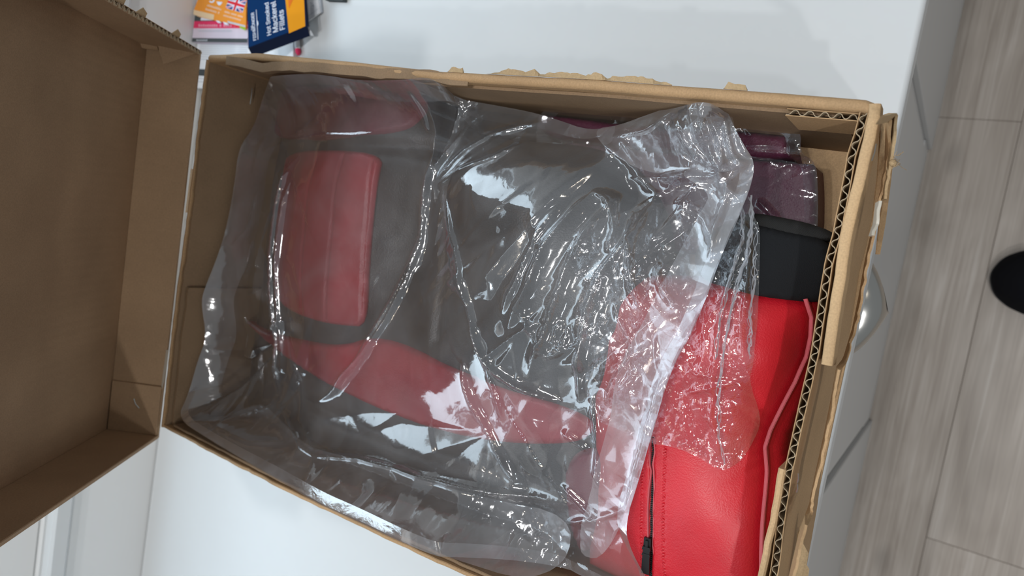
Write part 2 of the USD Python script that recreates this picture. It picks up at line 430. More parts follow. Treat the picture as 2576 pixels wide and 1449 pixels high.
# right side wall (top of the picture), its double thickness folded over at the rim
half = [(-.0 + .0036 * (1 - math.cos(a)), RIM - .0036 + .0036 * math.sin(a)) for a in np.linspace(0, math.pi, 9)]
obj('wall_panel', sweep(right_w, [(0, TOP + .001)] + half + [(.0072, BF)], jitter=wob(4, .0007, .0016, 9)), K_BOARD, bxp)
rin = right_w[3:-3]
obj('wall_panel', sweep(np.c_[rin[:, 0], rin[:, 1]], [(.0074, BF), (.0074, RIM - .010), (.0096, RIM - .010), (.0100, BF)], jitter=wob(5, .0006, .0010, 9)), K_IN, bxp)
# fold lip hanging at the far end of that rim
lip = px_path([(1180, 186), (1000, 175), (870, 166), (740, 158), (668, 160), (612, 150), (575, 143)], RIM - .001)
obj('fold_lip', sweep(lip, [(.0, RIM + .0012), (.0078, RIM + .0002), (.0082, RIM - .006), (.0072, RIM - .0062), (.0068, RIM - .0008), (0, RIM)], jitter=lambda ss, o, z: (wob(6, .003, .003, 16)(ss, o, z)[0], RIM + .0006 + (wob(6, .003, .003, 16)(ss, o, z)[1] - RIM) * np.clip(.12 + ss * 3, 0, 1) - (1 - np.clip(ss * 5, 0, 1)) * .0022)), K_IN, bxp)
# left side wall (bottom of the picture)
obj('wall_panel', sweep(left_w, [(0, TOP + .001), (0, RIM - .0006), (.0006, RIM), (.0026, RIM), (.0032, RIM - .0006), (.0032, BF)], jitter=wob(7, .0006, .0022, 16)), K_BOARD, bxp)
obj('wall_panel', sweep(left_w[2:], [(.0034, BF), (.0034, RIM - .004), (.0040, RIM - .0034), (.0056, RIM - .0034), (.0062, RIM - .004), (.0062, BF)], jitter=wob(8, .0006, .0012, 16)), K_IN, bxp)


def corrugated(path, thick, z0, z1, pitch, parent, name='corrugated_liner'):
    """Board seen on its cut edge: two liners and the wavy paper between them."""
    p = resample(path, pitch / 14)
    s = np.r_[0, np.cumsum(np.linalg.norm(np.diff(p, axis=0), axis=1))]
    ph = s / pitch + .12 * np.sin(s * 41) + .08 * np.sin(s * 97)
    wv = np.sin(2 * np.pi * ph)
    wv = np.sign(wv) * np.abs(wv) ** 0.7
    t = np.gradient(p, axis=0); t /= np.linalg.norm(t, axis=1, keepdims=True)
    nr = np.stack([-t[:, 1], t[:, 0]], 1)
    mid = p + nr * (thick / 2 + wv * (thick / 2 - .0003))[:, None]
    top = z1 - .0004 + .0010 * (meshkit.noise(np.c_[s * 300, s * 0, s * 0 + 3]) - .5)
    w = .00022
    q = np.c_[mid, top]
    core = sweep(q, [(-w, z0 - z1), (w, z0 - z1), (w, 0), (-w, 0)])
    c = resample(path, .004)
    lin1 = sweep(c, [(-.0005, z0), (0.0, z0), (0.0, z1), (-.0005, z1)], jitter=wob(11, .0002, .0010, 30))
    lin2 = sweep(c, [(thick, z0), (thick + .0005, z0), (thick + .0005, z1), (thick, z1)], jitter=wob(12, .0002, .0010, 30))
    o = obj(name, [lin1, lin2], K_BOARD, parent)
    obj('fluting', core, K_CORE, o, smooth=50)
    return o


# near wall: corrugated liner on edge, outer board, folded strip along part of the rim
flute_out = px_path([(2183, 285), (2169, 339), (2152, 388), (2133, 494), (2114, 590), (2094, 663), (2080, 750), (2060, 880), (2055, 908), (2036, 990), (2012, 1097), (1993, 1184), (1978, 1271), (1959, 1425), (1930, 1590), (1908, 1700)])
corrugated(flute_out[::-1], .0036, BF, RIM + .0005, .0078, bxp)
inner_flap = px_path([(2172, 285), (2130, 281), (2060, 276), (1976, 270)])
corrugated(inner_flap, .0034, RIM - .045, RIM - .004, .0078, bxp, 'inner_flap')
fold = px_path([(2203, 262), (2200, 290), (2128, 600), (2080, 918)])
obj('folded_strip', sweep(fold, [(.0030, RIM - .012)] + [(.0030 * math.cos(a), RIM + .0005 + .0014 * math.sin(a)) for a in np.linspace(0, math.pi, 8)] + [(-.0062, RIM - .060), (-.0054, RIM - .060), (-.0022, RIM - .004), (.002, RIM - .004)], jitter=wob(14, .0008, .0006, 22)), K_RIM, bxp)
inl = px_path([(1978, 1180), (1960, 1290), (1925, 1449), (1895, 1600)])
obj('inner_strip', sweep(inl[::-1], [(.000, BF), (.0040, BF), (.0040, RIM + .0015), (.0030, RIM + .0025), (.001, RIM + .0025), (0, RIM + .0015)], jitter=wob(16, .0006, .0016, 20)), K_RIM, bxp)


# torn outer ply hanging at the front
def torn(pts, Y, drop, seed, name='torn_flap', m=K_BOARD, rag=.004):
    top = resample(np.array([at_y(p[0], p[1], Y) for p in pts]), .0022)
    rg = np.random.default_rng(seed)
    nn = meshkit.fbm(np.c_[top[:, 0] * 190, top[:, 2] * 0, np.full(len(top), seed)], 4) - .5
    up = top.copy(); up[:, 2] += nn * rag; up[:, 1] += nn * .0015
    lo = top.copy(); lo[:, 2] -= drop; lo[:, 1] += drop * .2
    k = len(top); w = np.array([0, .0007, 0])
    v = np.r_[up - w, lo - w, lo + w, up + w]
    f = []
    for i in range(k - 1):
        for a in range(4):
            b = (a + 1) % 4
            f += [[a * k + i, b * k + i, b * k + i + 1], [a * k + i, b * k + i + 1, a * k + i + 1]]
    for i in (0, k - 1):
        f += [[i, k + i, 2 * k + i], [i, 2 * k + i, 3 * k + i]]
    mm = trimesh.Trimesh(v, f, process=False); mm.fix_normals()
    return obj(name, mm, m, bxp)


torn([(2240, 300), (2236, 400), (2222, 470), (2206, 560), (2184, 660), (2170, 740), (2152, 830), (2128, 910), (2112, 930), (2098, 1010), (2078, 1110), (2058, 1200), (2040, 1290), (2016, 1350)], .0455, .013, 5)
torn([(2030, 1320), (2012, 1380), (1996, 1449), (1980, 1520), (1950, 1640)], .0435, .016, 6)
torn([(2221, 290), (2256, 284), (2252, 330), (2240, 420), (2226, 500)], .0430, .022, 8, 'torn_flap', K_TORN, .003)
torn([(2214, 505), (2207, 560), (2196, 592)], .0415, .014, 9, 'tape_end', TAPE, .001)


def scraps(pts, z, w, seed):
    p = px_path(pts, z, .002)
    s = np.linspace(0, 1, len(p))
    nn = meshkit.fbm(np.c_[p[:, 1] * 160, p[:, 0] * 0, np.full(len(p), seed)], 4)
    def j(ss, o, zz):
        k = (nn[:, None] * 1.5) * np.minimum(1, 12 * np.minimum(ss, 1 - ss))
        return np.where(o < -.0001, o * k, o), zz + (o < -.0001) * (.004 * nn[:, None] - .003)
    return obj('torn_paper', sweep(p, [(0.0005, 0.0003 + z), (-w, z), (-w, z - .0004), (0.0005, z - .0004)], jitter=j), K_TORN, bxp)


scraps([(1690, 213), (1640, 209), (1560, 203), (1500, 199), (1400, 193), (1300, 188), (1225, 184)], RIM - .001, .0036, 3)
scraps([(1880, 226), (1850, 224), (1820, 221)], RIM - .001, .0035, 4)
scraps([(1165, 182), (1140, 180), (1125, 179)], RIM - .001, .0050, 14)
# frayed fibres at the torn corner
fr = np.random.default_rng(3)
fib = []
for k in range(16):
    a = at_y(2244 + fr.normal(0, 5), 412 + fr.normal(0, 8), .0425)
    d = np.array([fr.normal(0, .6), -abs(fr.normal(.5, .4)), fr.normal(.2, .6)]); d /= np.linalg.norm(d)
    L = fr.uniform(.002, .007)
    fib.append(tube([a, a + d * L * .5 + fr.normal(0, .0005, 3), a + d * L], .00013, 4))
c0 = at_y(2246, 410, .0420)
fib.append(trimesh.creation.icosphere(2, .0019)); fib[-1].vertices *= 1 + .35 * (meshkit.noise(fib[-1].vertices * 2600)[:, None] - .5); fib[-1].apply_translation(c0)
obj('frayed_fibre', fib, K_TORN, bxp, kind='stuff')
p0, p1 = at_y(634, 222, .6310), at_y(629, 262, .6310)
obj('staple', tube([p0, (p0 + p1) / 2 - np.array([0, .0004, 0]), p1], .0005, 6), STEEL, bxp, label='small metal staple')
# staples on the near wall
for (a, b) in (((2204, 362), (2193, 405)), ((2008, 1192), (2006, 1214)), ((2006, 1218), (2004, 1238))):
    p0, p1 = at_y(*a, .0495), at_y(*b, .0495)
    obj('staple', tube([p0, (p0 + p1) / 2 - np.array([0, .0003, 0]), p1], .0003, 6), STEEL, bxp, label='small metal staple')

# ------------------------------------------------------------------ lid, held open
lid = thing('box_lid', 'shallow brown cardboard lid tilted open behind the box, hinged on its far rim', 'lid', (-.083, .69, .40))
LU = np.array([0.99989, 0.0129, 0.0074]); LU /= np.linalg.norm(LU)
LW = np.array([0.0019, 0.8200, 0.5723]); LW -= LW @ LU * LU; LW /= np.linalg.norm(LW)
LV = np.cross(LU, LW)                                     # up along the lid's panel
O = np.array([-.2720, .6864, -.3986 + .7972])             # inner corner, filled below
Q2 = np.array([-0.27147959, 0.68639371, 0.945 - 0.39864814])
P2 = np.array([-0.27290235, 0.64643399, 0.945 - 0.42514006])
LL, LD = .3785, .050
LEN = .35


def lidbox(u0, u1, v0, v1, w0, w1, b=.0006, name='wall_panel', m=K_LID, label=None, noise=0):
    mm = box(u0, u1, v0, v1, w0, w1, b)
    vv = mm.vertices
    mm.vertices = Q2 + vv[:, :1] * LU + vv[:, 1:2] * LV + vv[:, 2:3] * LW
    return obj(name, mm, m, lid, label=label, smooth=False)


# w: 0 = panel inner face, -LD = rim (towards the box)
lidbox(-.004, LL + .004, -.004, LEN + .004, 0, .004, name='panel')
lidbox(-.004, LL + .004, -.004, 0, -LD, .0002, name='wall_panel')
lidbox(-.004, 0, -.0002, LEN, -LD - .0005, .0002)
lidbox(LL, LL + .0036, -.0002, LEN, -LD - .0005, .0002)
lidbox(-.004, LL + .004, LEN, LEN + .004, -LD, .0002)
lidbox(-.0002, .0505, .0001, .0024, -LD + .0008, -.0008, name='corner_flap')


def lp(u, v_, w):
    return Q2 + u * LU + v_ * LV + w * LW


# bent tab in the corner and the fluted edge of the lid's side
def lid_plane(px, py, h):
    p0 = lp(0, .003 + h, 0); r = ray(px, py); c = np.array([0, 0, CAMZ])
    return c + r * ((p0 - c) @ LV / (r @ LV))


tabv = [lid_plane(*p) for p in ((492, 134, .004), (428, 155, .007), (411, 161, .010), (401, 130, .012), (396, 108, .014))]
obj('bent_tab', hexa(tabv, [p - LV * .0016 for p in tabv]), K_LID, lid, smooth=False)
tabv = [lid_plane(*p) for p in ((398, 126, .006), (362, 122, .006), (322, 106, .010), (345, 103, .012), (392, 106, .012))]
obj('bent_tab', hexa(tabv, [p - LV * .0016 for p in tabv]), K_LID, lid, smooth=False)
fl_s = np.linspace(.0, LEN, 900)
fw = np.sin(2 * np.pi * fl_s / .0075)
pts = np.array([lp(LL + .0018 + .0016 * a, s, -LD - .0004) for a, s in zip(fw, fl_s)])
q = np.repeat(pts[:, None], 4, 1)
e1, e2 = LU * .0002, LW * .0016
v = np.concatenate([pts - e1 - e2, pts + e1 - e2, pts + e1 + e2, pts - e1 + e2])
k = len(pts); f = []
for i in range(k - 1):
    for a in range(4):
        b = (a + 1) % 4
        f += [[a * k + i, b * k + i, b * k + i + 1], [a * k + i, b * k + i + 1, a * k + i + 1]]
m = trimesh.Trimesh(v, f, process=False); m.fix_normals()
side_edge = lidbox(LL + .0037, LL + .0041, 0.002, LEN, -LD - .002, -.002, 0, name='outer_ply')
obj('fluting', m, K_CORE, side_edge)
rg = np.random.default_rng(8)
for s in (.05, .115, .15):
    p0 = lp(LL + .0036, s, -LD)
    tri = [p0, p0 + LV * .018 - LW * .001, p0 + LV * .012 + LU * .006 - LW * .004, p0 + LV * .003 + LU * .004 - LW * .003]
    obj('torn_paper', hexa(tri, [p - LU * .0004 - LW * .0004 for p in tri]), K_TORN, lid, smooth=False)
# strip of the hinge that is still joined to the box
hpts = [at(452, 640, RIM), at(470, 532, RIM), at(478, 440, RIM)]
hl = np.array([[*(at(462, 545, RIM)[:2]), RIM - .002], [*(at(438, 640, RIM)[:2] * 1), RIM - .003]])
h0, h1 = at(470, 535, RIM - .001), at(484, 425, RIM - .001)
hing = [h0 + [0, .004, -.001], h1 + [0, .004, -.001], h1 + [0, -.002, .0005], h0 + [0, -.002, .0005]]
obj('hinge_strip', hexa(hing, [p - np.array([0, 0, .002]) for p in hing]), K_BOARD, lid, smooth=False)
tp_ = [at(396, 1015, .519), at(412, 960, .519), at(424, 880, .519), at(414, 880, .519), at(400, 960, .5195), at(390, 1015, .5195)]
obj('tape', hexa(tp_[::-1], [p - np.array([0, 0, .0004]) for p in tp_[::-1]]), TAPE, lid, smooth=False)
sp = lp(.026, .0026, -.030)
obj('staple', tube([sp, sp + LU * .004 + LW * .004, sp + LU * .009 + LW * .006], .0006, 6), STEEL, lid, label='small metal staple')

INSIDE = Polygon(np.r_[far, left_w, near_out[::-1], right_w]).buffer(0)
INSIDE = INSIDE.buffer(-.0098, join_style=2)
INSIDE = max(getattr(INSIDE, 'geoms', [INSIDE]), key=lambda g: g.area)


def keep_inside(loop, step):
    p = Polygon(loop[:, :2])
    q = p.buffer(0).intersection(INSIDE)
    q = max(getattr(q, 'geoms', [q]), key=lambda g: g.area)
    if q.area > .999 * p.area:
        return loop[:, :2]
    return resample(np.array(q.exterior.coords), step)[:-1]


# ------------------------------------------------------------------ contents: one height map for the clothes
CT = [(600, 420, .425), (610, 700, .428), (560, 900, .435), (500, 1020, .437), (690, 230, .440), (800, 215, .445), (900, 230, .448), (1060, 240, .450), (820, 330, .452),
      (820, 420, .472), (820, 600, .478), (820, 780, .478), (700, 600, .465), (1000, 420, .470), (1000, 650, .466), (1070, 600, .464), (1100, 330, .455), (1300, 330, .455), (1500, 330, .452),
      (1200, 430, .484), (1350, 410, .486), (1500, 430, .480), (1600, 480, .474), (1300, 600, .500), (1300, 750, .503), (1450, 700, .500), (1200, 850, .492), (1400, 900, .492),
      (1000, 950, .472), (1200, 1030, .478), (1400, 1080, .478), (1100, 1180, .464), (800, 1080, .455), (1300, 1200, .466), (1400, 1350, .458), (900, 1250, .447), (650, 1130, .440), (1150, 1380, .446), (760, 920, .462),
      (1600, 800, .493), (1750, 800, .495), (1900, 650, .488), (2000, 650, .482), (1950, 800, .485), (1980, 900, .478), (1800, 1000, .493), (1650, 1000, .490), (1700, 1200, .486), (1800, 1300, .486), (1620, 1300, .480),
      (1900, 1300, .478), (1950, 1200, .464), (2030, 900, .458), (2080, 650, .474), (1700, 1449, .480), (1560, 1449, .468), (1760, 620, .484), (1900, 540, .476), (1700, 560, .480)]
cxy = np.array([at(*p)[:2] for p in CT])
C_ = RBFInterpolator(cxy, np.array([p[2] for p in CT]), kernel='thin_plate_spline', smoothing=2e-6)


def H(xy):
    return np.clip(C_(np.asarray(xy)[:, :2]), BF + .02, .512)


def on_surface(pts, off=0.0, fn=None):
    fn = fn or H
    out = []
    for p in pts:
        z = .48
        for _ in range(5):
            q = at(p[0], p[1], z)
            z = float(fn(q[None])[0]) + off
        out.append(at(p[0], p[1], z))
    return np.array(out)


def smooth_loop(pts, step):
    """Closed outline through the points, gently rounded (Chaikin), resampled."""
    p = np.asarray(pts, float)
    for _ in range(2):
        nx = np.roll(p, -1, 0)
        p = np.stack([.75 * p + .25 * nx, .25 * p + .75 * nx], 1).reshape(-1, p.shape[1])
    p = np.r_[p, p[:1]]
    return resample(p, step)[:-1]


def fill(loop, step, seed=0):
    """Triangulates the inside of a plan outline: (points, triangles, distance to the outline); the outline's points come first."""
    poly = Polygon(loop[:, :2])
    if not poly.is_valid:
        poly = poly.buffer(0)
    x0, y0, x1, y1 = poly.bounds
    g = np.random.default_rng(seed)
    X, Y = np.meshgrid(np.arange(x0, x1, step), np.arange(y0, y1, step * .87))
    X[1::2] += step / 2
    P = np.c_[X.ravel(), Y.ravel()] + g.normal(0, step * .08, (X.size, 2))
    P = P[shapely.contains_xy(poly, P[:, 0], P[:, 1])]
    d, _ = cKDTree(loop[:, :2]).query(P)
    P = P[d > step * .55]; d = d[d > step * .55]
    A = np.r_[loop[:, :2], P]
    T = Delaunay(A).simplices
    c = A[T].mean(1)
    T = T[shapely.contains_xy(poly, c[:, 0], c[:, 1])]
    a = A[T]
    area = (a[:, 1, 0] - a[:, 0, 0]) * (a[:, 2, 1] - a[:, 0, 1]) - (a[:, 1, 1] - a[:, 0, 1]) * (a[:, 2, 0] - a[:, 0, 0])
    T[area < 0] = T[area < 0][:, ::-1]
    T = T[np.abs(area) > 1e-12]
    return A, T, np.r_[np.zeros(len(loop)), d]


def slab(outline, off=0.0, thick=.004, r=.004, step=.003, bottom=None, extra=None, fn=None, seed=0, surf=None):
    """A soft piece lying on the height map: rounded over at its outline by r, closed below."""
    fn = fn or H
    loop = keep_inside(smooth_loop(on_surface(outline, off, fn), step), step)
    A, T, d = fill(loop, step, seed)
    z = fn(A) + off
    k = np.clip(1 - d / r, 0, 1)
    z = z - r * (1 - np.sqrt(np.maximum(0, 1 - k * k)))
    if extra is not None:
        z = z + extra(A, d)
    zb = np.full(len(A), bottom) if bottom is not None else (fn(A) + off - thick)
    zb = np.minimum(zb, z - .0002)
    n, b = len(A), len(loop)
    v = np.r_[np.c_[A, z], np.c_[A, zb]]
    i = np.arange(b); j = (i + 1) % b
    ccw = Polygon(loop[:, :2]).exterior.is_ccw
    s = np.r_[np.c_[i, n + i, n + j], np.c_[i, n + j, j]]
    if not ccw:
        s = s[:, ::-1]
    return trimesh.Trimesh(v, np.r_[T, T[:, ::-1] + n, s], process=False)


def dist_line(A, pts):
    """Distance of plan points A to a polyline, and the position along it (0..1)."""
    p = np.asarray(pts)[:, :2]
    best, tt = np.full(len(A), 9.0), np.zeros(len(A))
    L = np.r_[0, np.cumsum(np.linalg.norm(np.diff(p, axis=0), axis=1))]
    for k in range(len(p) - 1):
        e = p[k + 1] - p[k]; l2 = e @ e + 1e-15
        t = np.clip(((A - p[k]) @ e) / l2, 0, 1)
        d = np.linalg.norm(A - p[k] - t[:, None] * e, axis=1)
        m_ = d < best
        best[m_] = d[m_]; tt[m_] = (L[k] + t[m_] * (L[k + 1] - L[k])) / L[-1]
    return best, tt


def lines_px(lst, z=.49):
    return [np.array([at(p[0], p[1], z)[:2] for p in l]) for l in lst]


def soft_noise(A, s, amp, seed=0, oct=3):
    return amp * (meshkit.fbm(np.c_[A * s, np.full(len(A), seed * 1.7)], oct, seed) - .5)


# ---------------- black and red leather jacket in the large bag
jk = thing('leather_jacket', 'black leather jacket with red panels folded inside the large clear bag', 'jacket', (-.06, .42, .39))
body = [(640, 335), (690, 225), (780, 205), (1080, 212), (1150, 330), (1300, 345), (1500, 360), (1600, 440), (1640, 600), (1600, 760), (1560, 900), (1540, 1050), (1480, 1120), (1450, 1250), (1440, 1400), (1320, 1430),
        (1150, 1365), (1000, 1300), (760, 1195), (600, 1110), (505, 1020), (535, 850), (580, 650), (600, 480)]


def jfold(A, d):
    z = soft_noise(A, 22, .006, 1)
    for l, a, w in ((lines_px([[(640, 400), (620, 600), (600, 760)]])[0], -.006, .006), (lines_px([[(1080, 420), (1075, 640), (1060, 860)]])[0], -.005, .006), (lines_px([[(560, 960), (760, 1060), (1000, 1150), (1300, 1230)]])[0], -.005, .007),
                    (lines_px([[(700, 345), (1000, 355), (1130, 370)]])[0], -.006, .006)):
        q, _ = dist_line(A, l)
        z = z + a * np.exp(-(q / w) ** 2)
    return z


obj('jacket_body', slab(body, -.006, r=.022, step=.0042, bottom=BF + .002, extra=jfold), L_BLACK, jk, smooth=True)
obj('lining', slab([(1085, 222), (1130, 226), (1300, 243), (1400, 262), (1470, 300), (1490, 340), (1300, 350), (1120, 340)], -.030, r=.006, step=.004, bottom=BF + .001), L_BLACK, jk, smooth=True)
sleeve = [(1130, 402), (1250, 388), (1430, 395), (1550, 430), (1630, 520), (1635, 640), (1600, 760), (1570, 900), (1530, 1000), (1420, 1030), (1290, 1005), (1180, 960), (1110, 890), (1098, 700), (1105, 500)]


def sfold(A, d):
    z = soft_noise(A, 26, .004, 5)
    for l, a, w in zip(lines_px([[(1180, 740), (1300, 700)], [(1250, 830), (1300, 640), (1330, 540)], [(1420, 560), (1380, 760), (1340, 920)]]), (-.0012, .0022, .003), (.0022, .010, .010)):
        q, _ = dist_line(A, l)
        z = z + a * np.exp(-(q / w) ** 2)
    return z


obj('sleeve', slab(sleeve, .001, thick=.030, r=.016, step=.0036, extra=sfold), L_BLACK, jk, smooth=True)
ribs = lines_px([[(768, 385), (762, 480), (752, 640), (745, 790)], [(845, 385), (838, 480), (825, 640), (815, 815)], [(922, 395), (912, 500), (902, 640), (898, 815)]], .478)


def rib(A, d):
    z = soft_noise(A, 22, .006, 1)
    for l in ribs:
        q, _ = dist_line(A, l)
        z = z - .0016 * np.exp(-(q / .0013) ** 2)
    return z


panel = [(722, 378), (850, 376), (957, 388), (945, 440), (930, 540), (920, 660), (916, 822), (860, 820), (800, 810), (735, 788), (692, 755), (688, 650), (696, 530), (708, 430)]
obj('ribbed_panel', slab(panel, -.0005, thick=.006, r=.003, step=.0018, extra=rib), L_RED_DARK, jk, label='red leather panel with stitched ribs', smooth=True)
band = [(595, 792), (680, 838), (760, 856), (850, 872), (930, 846), (1030, 872), (1130, 928), (1250, 968), (1350, 1003), (1440, 1034), (1490, 1064), (1470, 1112), (1350, 1122), (1200, 1108), (1050, 1070), (950, 1030), (850, 985), (770, 935), (690, 880)]
obj('stripe', slab(band, -.0018, thick=.006, r=.004, step=.0028, extra=lambda A, d: soft_noise(A, 22, .006, 1)), L_RED_DARK, jk, label='curved red leather stripe', smooth=True)
back = [(690, 222), (780, 210), (980, 214), (1060, 225), (1070, 290), (1010, 335), (880, 342), (790, 352), (680, 350), (672, 280)]
obj('collar', slab(back, -.0018, thick=.006, r=.006, step=.003, extra=lambda A, d: soft_noise(A, 22, .006, 1) + soft_noise(A, 60, .004, 3)), L_MAROON, jk, label='dark red leather collar', smooth=True)
hem = [(1420, 1150), (1500, 1120), (1540, 1200), (1520, 1320), (1470, 1400), (1440, 1380), (1410, 1250)]
obj('cuff', slab(hem, -.002, thick=.006, r=.006, step=.003, extra=lambda A, d: soft_noise(A, 22, .006, 1)), L_MAROON, jk, label='dark red leather cuff', smooth=True)
# narrow strap with a buckle end across the lower body
for (a, b, c, d_) in (((985, 1075), (1032, 1068), (1020, 1132), (975, 1128)), ((1180, 1130), (1240, 1140), (1232, 1190), (1176, 1182))):
    obj('strap', slab([a, b, c, d_], -.001, thick=.005, r=.0015, step=.002, extra=lambda A, d: soft_noise(A, 22, .006, 1)), L_BLACK, jk, smooth=True)

# ---------------- red leather garment with black elastic at the right
rd = thing('red_leather_garment', 'bright red leather garment with front zip and black elastic band at the box end', 'garment', (-.08, .15, .39))
rbody = [(1470, 690), (1800, 690), (2000, 745), (2062, 752), (2050, 880), (2022, 980), (1985, 1070), (1962, 1130), (1968, 1250), (1950, 1400), (1930, 1540), (1700, 1600), (1480, 1600), (1455, 1400), (1480, 1150), (1465, 900)]
pipe_px = [(2020, 752), (2030, 800), (2024, 850), (2010, 905), (1985, 970), (1950, 1040), (1925, 1092), (1911, 1136), (1914, 1200), (1912, 1300), (1908, 1449), (1905, 1560)]
zip_px = [(1646, 1100), (1644, 1140), (1640, 1165), (1643, 1185), (1640, 1220), (1634, 1280), (1632, 1340), (1630, 1380), (1624, 1449), (1620, 1550)]
stA = [(1624, 1090), (1618, 1160), (1612, 1240), (1606, 1330), (1602, 1449), (1600, 1540)]
stB = [(1682, 1090), (1676, 1150), (1672, 1220), (1668, 1300), (1664, 1400), (1666, 1449), (1668, 1540)]
PIPE, ZL, SA, SB = lines_px([pipe_px, zip_px, stA, stB], .484)


def rfold(A, d):
    z = soft_noise(A, 18, .004, 9)
    q, t = dist_line(A, PIPE)
    z = z - .0022 * np.exp(-(q / .004) ** 2)
    for l in (SA, SB):
        q, t = dist_line(A, l)
        z = z - .0013 * np.exp(-(q / .0012) ** 2) * (.55 + .45 * np.sin(t * 2 * np.pi * 52)) + .0008 * np.exp(-(q / .004) ** 2)
    q, t = dist_line(A, ZL)
    z = z + .0016 * np.exp(-(q / .005) ** 2) - .0050 * np.exp(-(q / .0013) ** 2)
    # creases running out from the bend of the side seam
    for (a, b) in (((1912, 1120), (1800, 1090)), ((1912, 1150), (1820, 1165)), ((1905, 1180), (1810, 1220)), ((1915, 1085), (1840, 1010)), ((1925, 1060), (1880, 960))):
        q, t = dist_line(A, lines_px([[a, b]], .484)[0])
        z = z - .0011 * np.exp(-(q / .0022) ** 2) * (1 - t)
    return z


obj('leather_shell', slab(rbody, 0, r=.020, step=.0017, bottom=BF + .002, extra=rfold), L_RED, rd, smooth=True)


def on_red(line, off, step=.0015):
    p = resample(line, step)
    return np.c_[p, H(p) + soft_noise(p, 18, .004, 9) + off]


for ln in (SA, SB):
    q = on_red(ln, .0001, .00215)
    st = []
    for c_, (a_, b_) in enumerate(zip(q[:-1], q[1:])):
        e_ = trimesh.creation.icosphere(1, 1.0); t_ = (b_ - a_) / np.linalg.norm(b_ - a_); n_ = np.array([-t_[1], t_[0], 0])
        e_.vertices = a_ + e_.vertices[:, :1] * t_ * .00092 + e_.vertices[:, 1:2] * n_ * .0016 + e_.vertices[:, 2:3] * np.array([0, 0, .0010])
        st.append(e_)
    obj('stitching', st, L_RED, rd, smooth=True)
pp = on_red(PIPE, -.001)
obj('raw_seam', sweep(pp, [(-.0011, -.002), (.0011, -.002), (.0012, .0022), (.0006, .0027), (-.0006, .0027), (-.0012, .0022)]), L_RAW, rd, label='pale raw leather edge of the side seam')
zp = on_red(ZL, -.0030)
wz = np.interp(np.linspace(0, 1, len(zp)), [0, .06, .14, .19, .3, .5, .62, .7, .85, 1], [.2, .9, .5, .25, 1.0, 1.1, .9, 1.9, 2.3, 2.3])[:, None] * .0014
obj('zip_tape', sweep(zp, [(-1, 0), (1, 0), (1, .0014), (-1, .0014)], jitter=lambda s, o, z: (o * wz, z)), ZIP, rd)
for sg in (-1, 1):
    obj('raw_edge', sweep(zp, [(0, 0), (.0011, 0), (.0011, .0040), (.0003, .0044), (0, .0040)], jitter=lambda s, o, z: (sg * (wz + o), z)), L_RAW, rd, label='pink raw leather edge beside the zip')
zt = []
for i in range(0, len(zp) - 1):
    p = zp[i]
    zt.append(box(p[0] - .0004, p[0] + .0004, p[1] - .0011, p[1] + .0011, p[2] + .0010, p[2] + .0022))
obj('zip_teeth', zt, ZIP, rd, smooth=False)
a0, a1 = on_red(np.array([at(1631, 1352, .48)[:2], at(1620, 1460, .48)[:2]]), .0016, .004)[[0, -1]]
dd = (a1 - a0) / np.linalg.norm(a1 - a0); sd = np.array([-dd[1], dd[0], 0])
def slider(l0, l1, w0, w1, z0, z1, b=.0008):
    t_ = [a0 + dd * l0 + sd * w0, a0 + dd * l1 + sd * w0 * 1.15, a0 + dd * l1 - sd * w1 * 1.15, a0 + dd * l0 - sd * w1]
    return hexa([p + np.array([0, 0, z1]) for p in t_], [p + np.array([0, 0, z0]) for p in t_])
zs = obj('zip_slider', [slider(0, .0085, .0024, .0024, -.001, .0016), slider(.0015, .006, .0009, .0009, .0016, .0030)], ZIP, rd, smooth=False)
obj('pull_tab', [slider(.006, .0085, .0026, .0026, .0016, .0034), slider(.0085, .026, .0025, .0025, .0010, .0030), slider(.011, .0125, .0027, .0027, .0030, .0034)], ZIP, zs, smooth=False)
el = [(1735, 640), (1800, 560), (1890, 560), (1990, 585), (2075, 600), (2092, 640), (2082, 705), (2062, 762), (2000, 757), (1900, 745), (1830, 724), (1760, 705)]
obj('elastic_band', slab(el, .002, thick=.020, r=.0035, step=.0026, extra=lambda A, d: soft_noise(A, 30, .0016, 4)), ELASTIC, rd, label='wide black elastic band', smooth=True)
ribm = usdkit.material(stage, '/World/Looks/ribbed_mesh', {'g': ('texture_coordinate', {}), 'w': ('wave_texture', {'scale': 800.0, 'bands_direction': 'y'}), 'r': ('rgb_ramp', {'ramp': [(.3, (.004, .004, .004)), (.8, (.03, .03, .03))]}),
                       'b': ('bump', {'strength': .5, 'distance': .0006}), 'p': ('principled_bsdf', {'roughness': .8})}, [('g.object', 'w.vector'), ('w.fac', 'r.fac'), ('r.color', 'p.base_color'), ('w.fac', 'b.height'), ('b.normal', 'p.normal')], surface='p.BSDF')
ml = [(1840, 545), (1890, 533), (1960, 545), (2040, 562), (2100, 585), (2092, 606), (2000, 606), (1900, 590), (1850, 580)]
obj('mesh_lining', slab(ml, -.001, thick=.020, r=.003, step=.0024), ribm, rd, label='black ribbed mesh facing behind the elastic', smooth=True)

# ---------------- plum garment, folded, beside them
PZ1, PZ2 = .426, .434
pl = thing('plum_garment', 'dark plum folded leather garment lying in the corner under clear wrap', 'garment', (.06, .2, BF))


def flat(z, tilt=0.0):
    return lambda A: np.full(len(A), z) + tilt * (np.asarray(A)[:, 0] - .05)


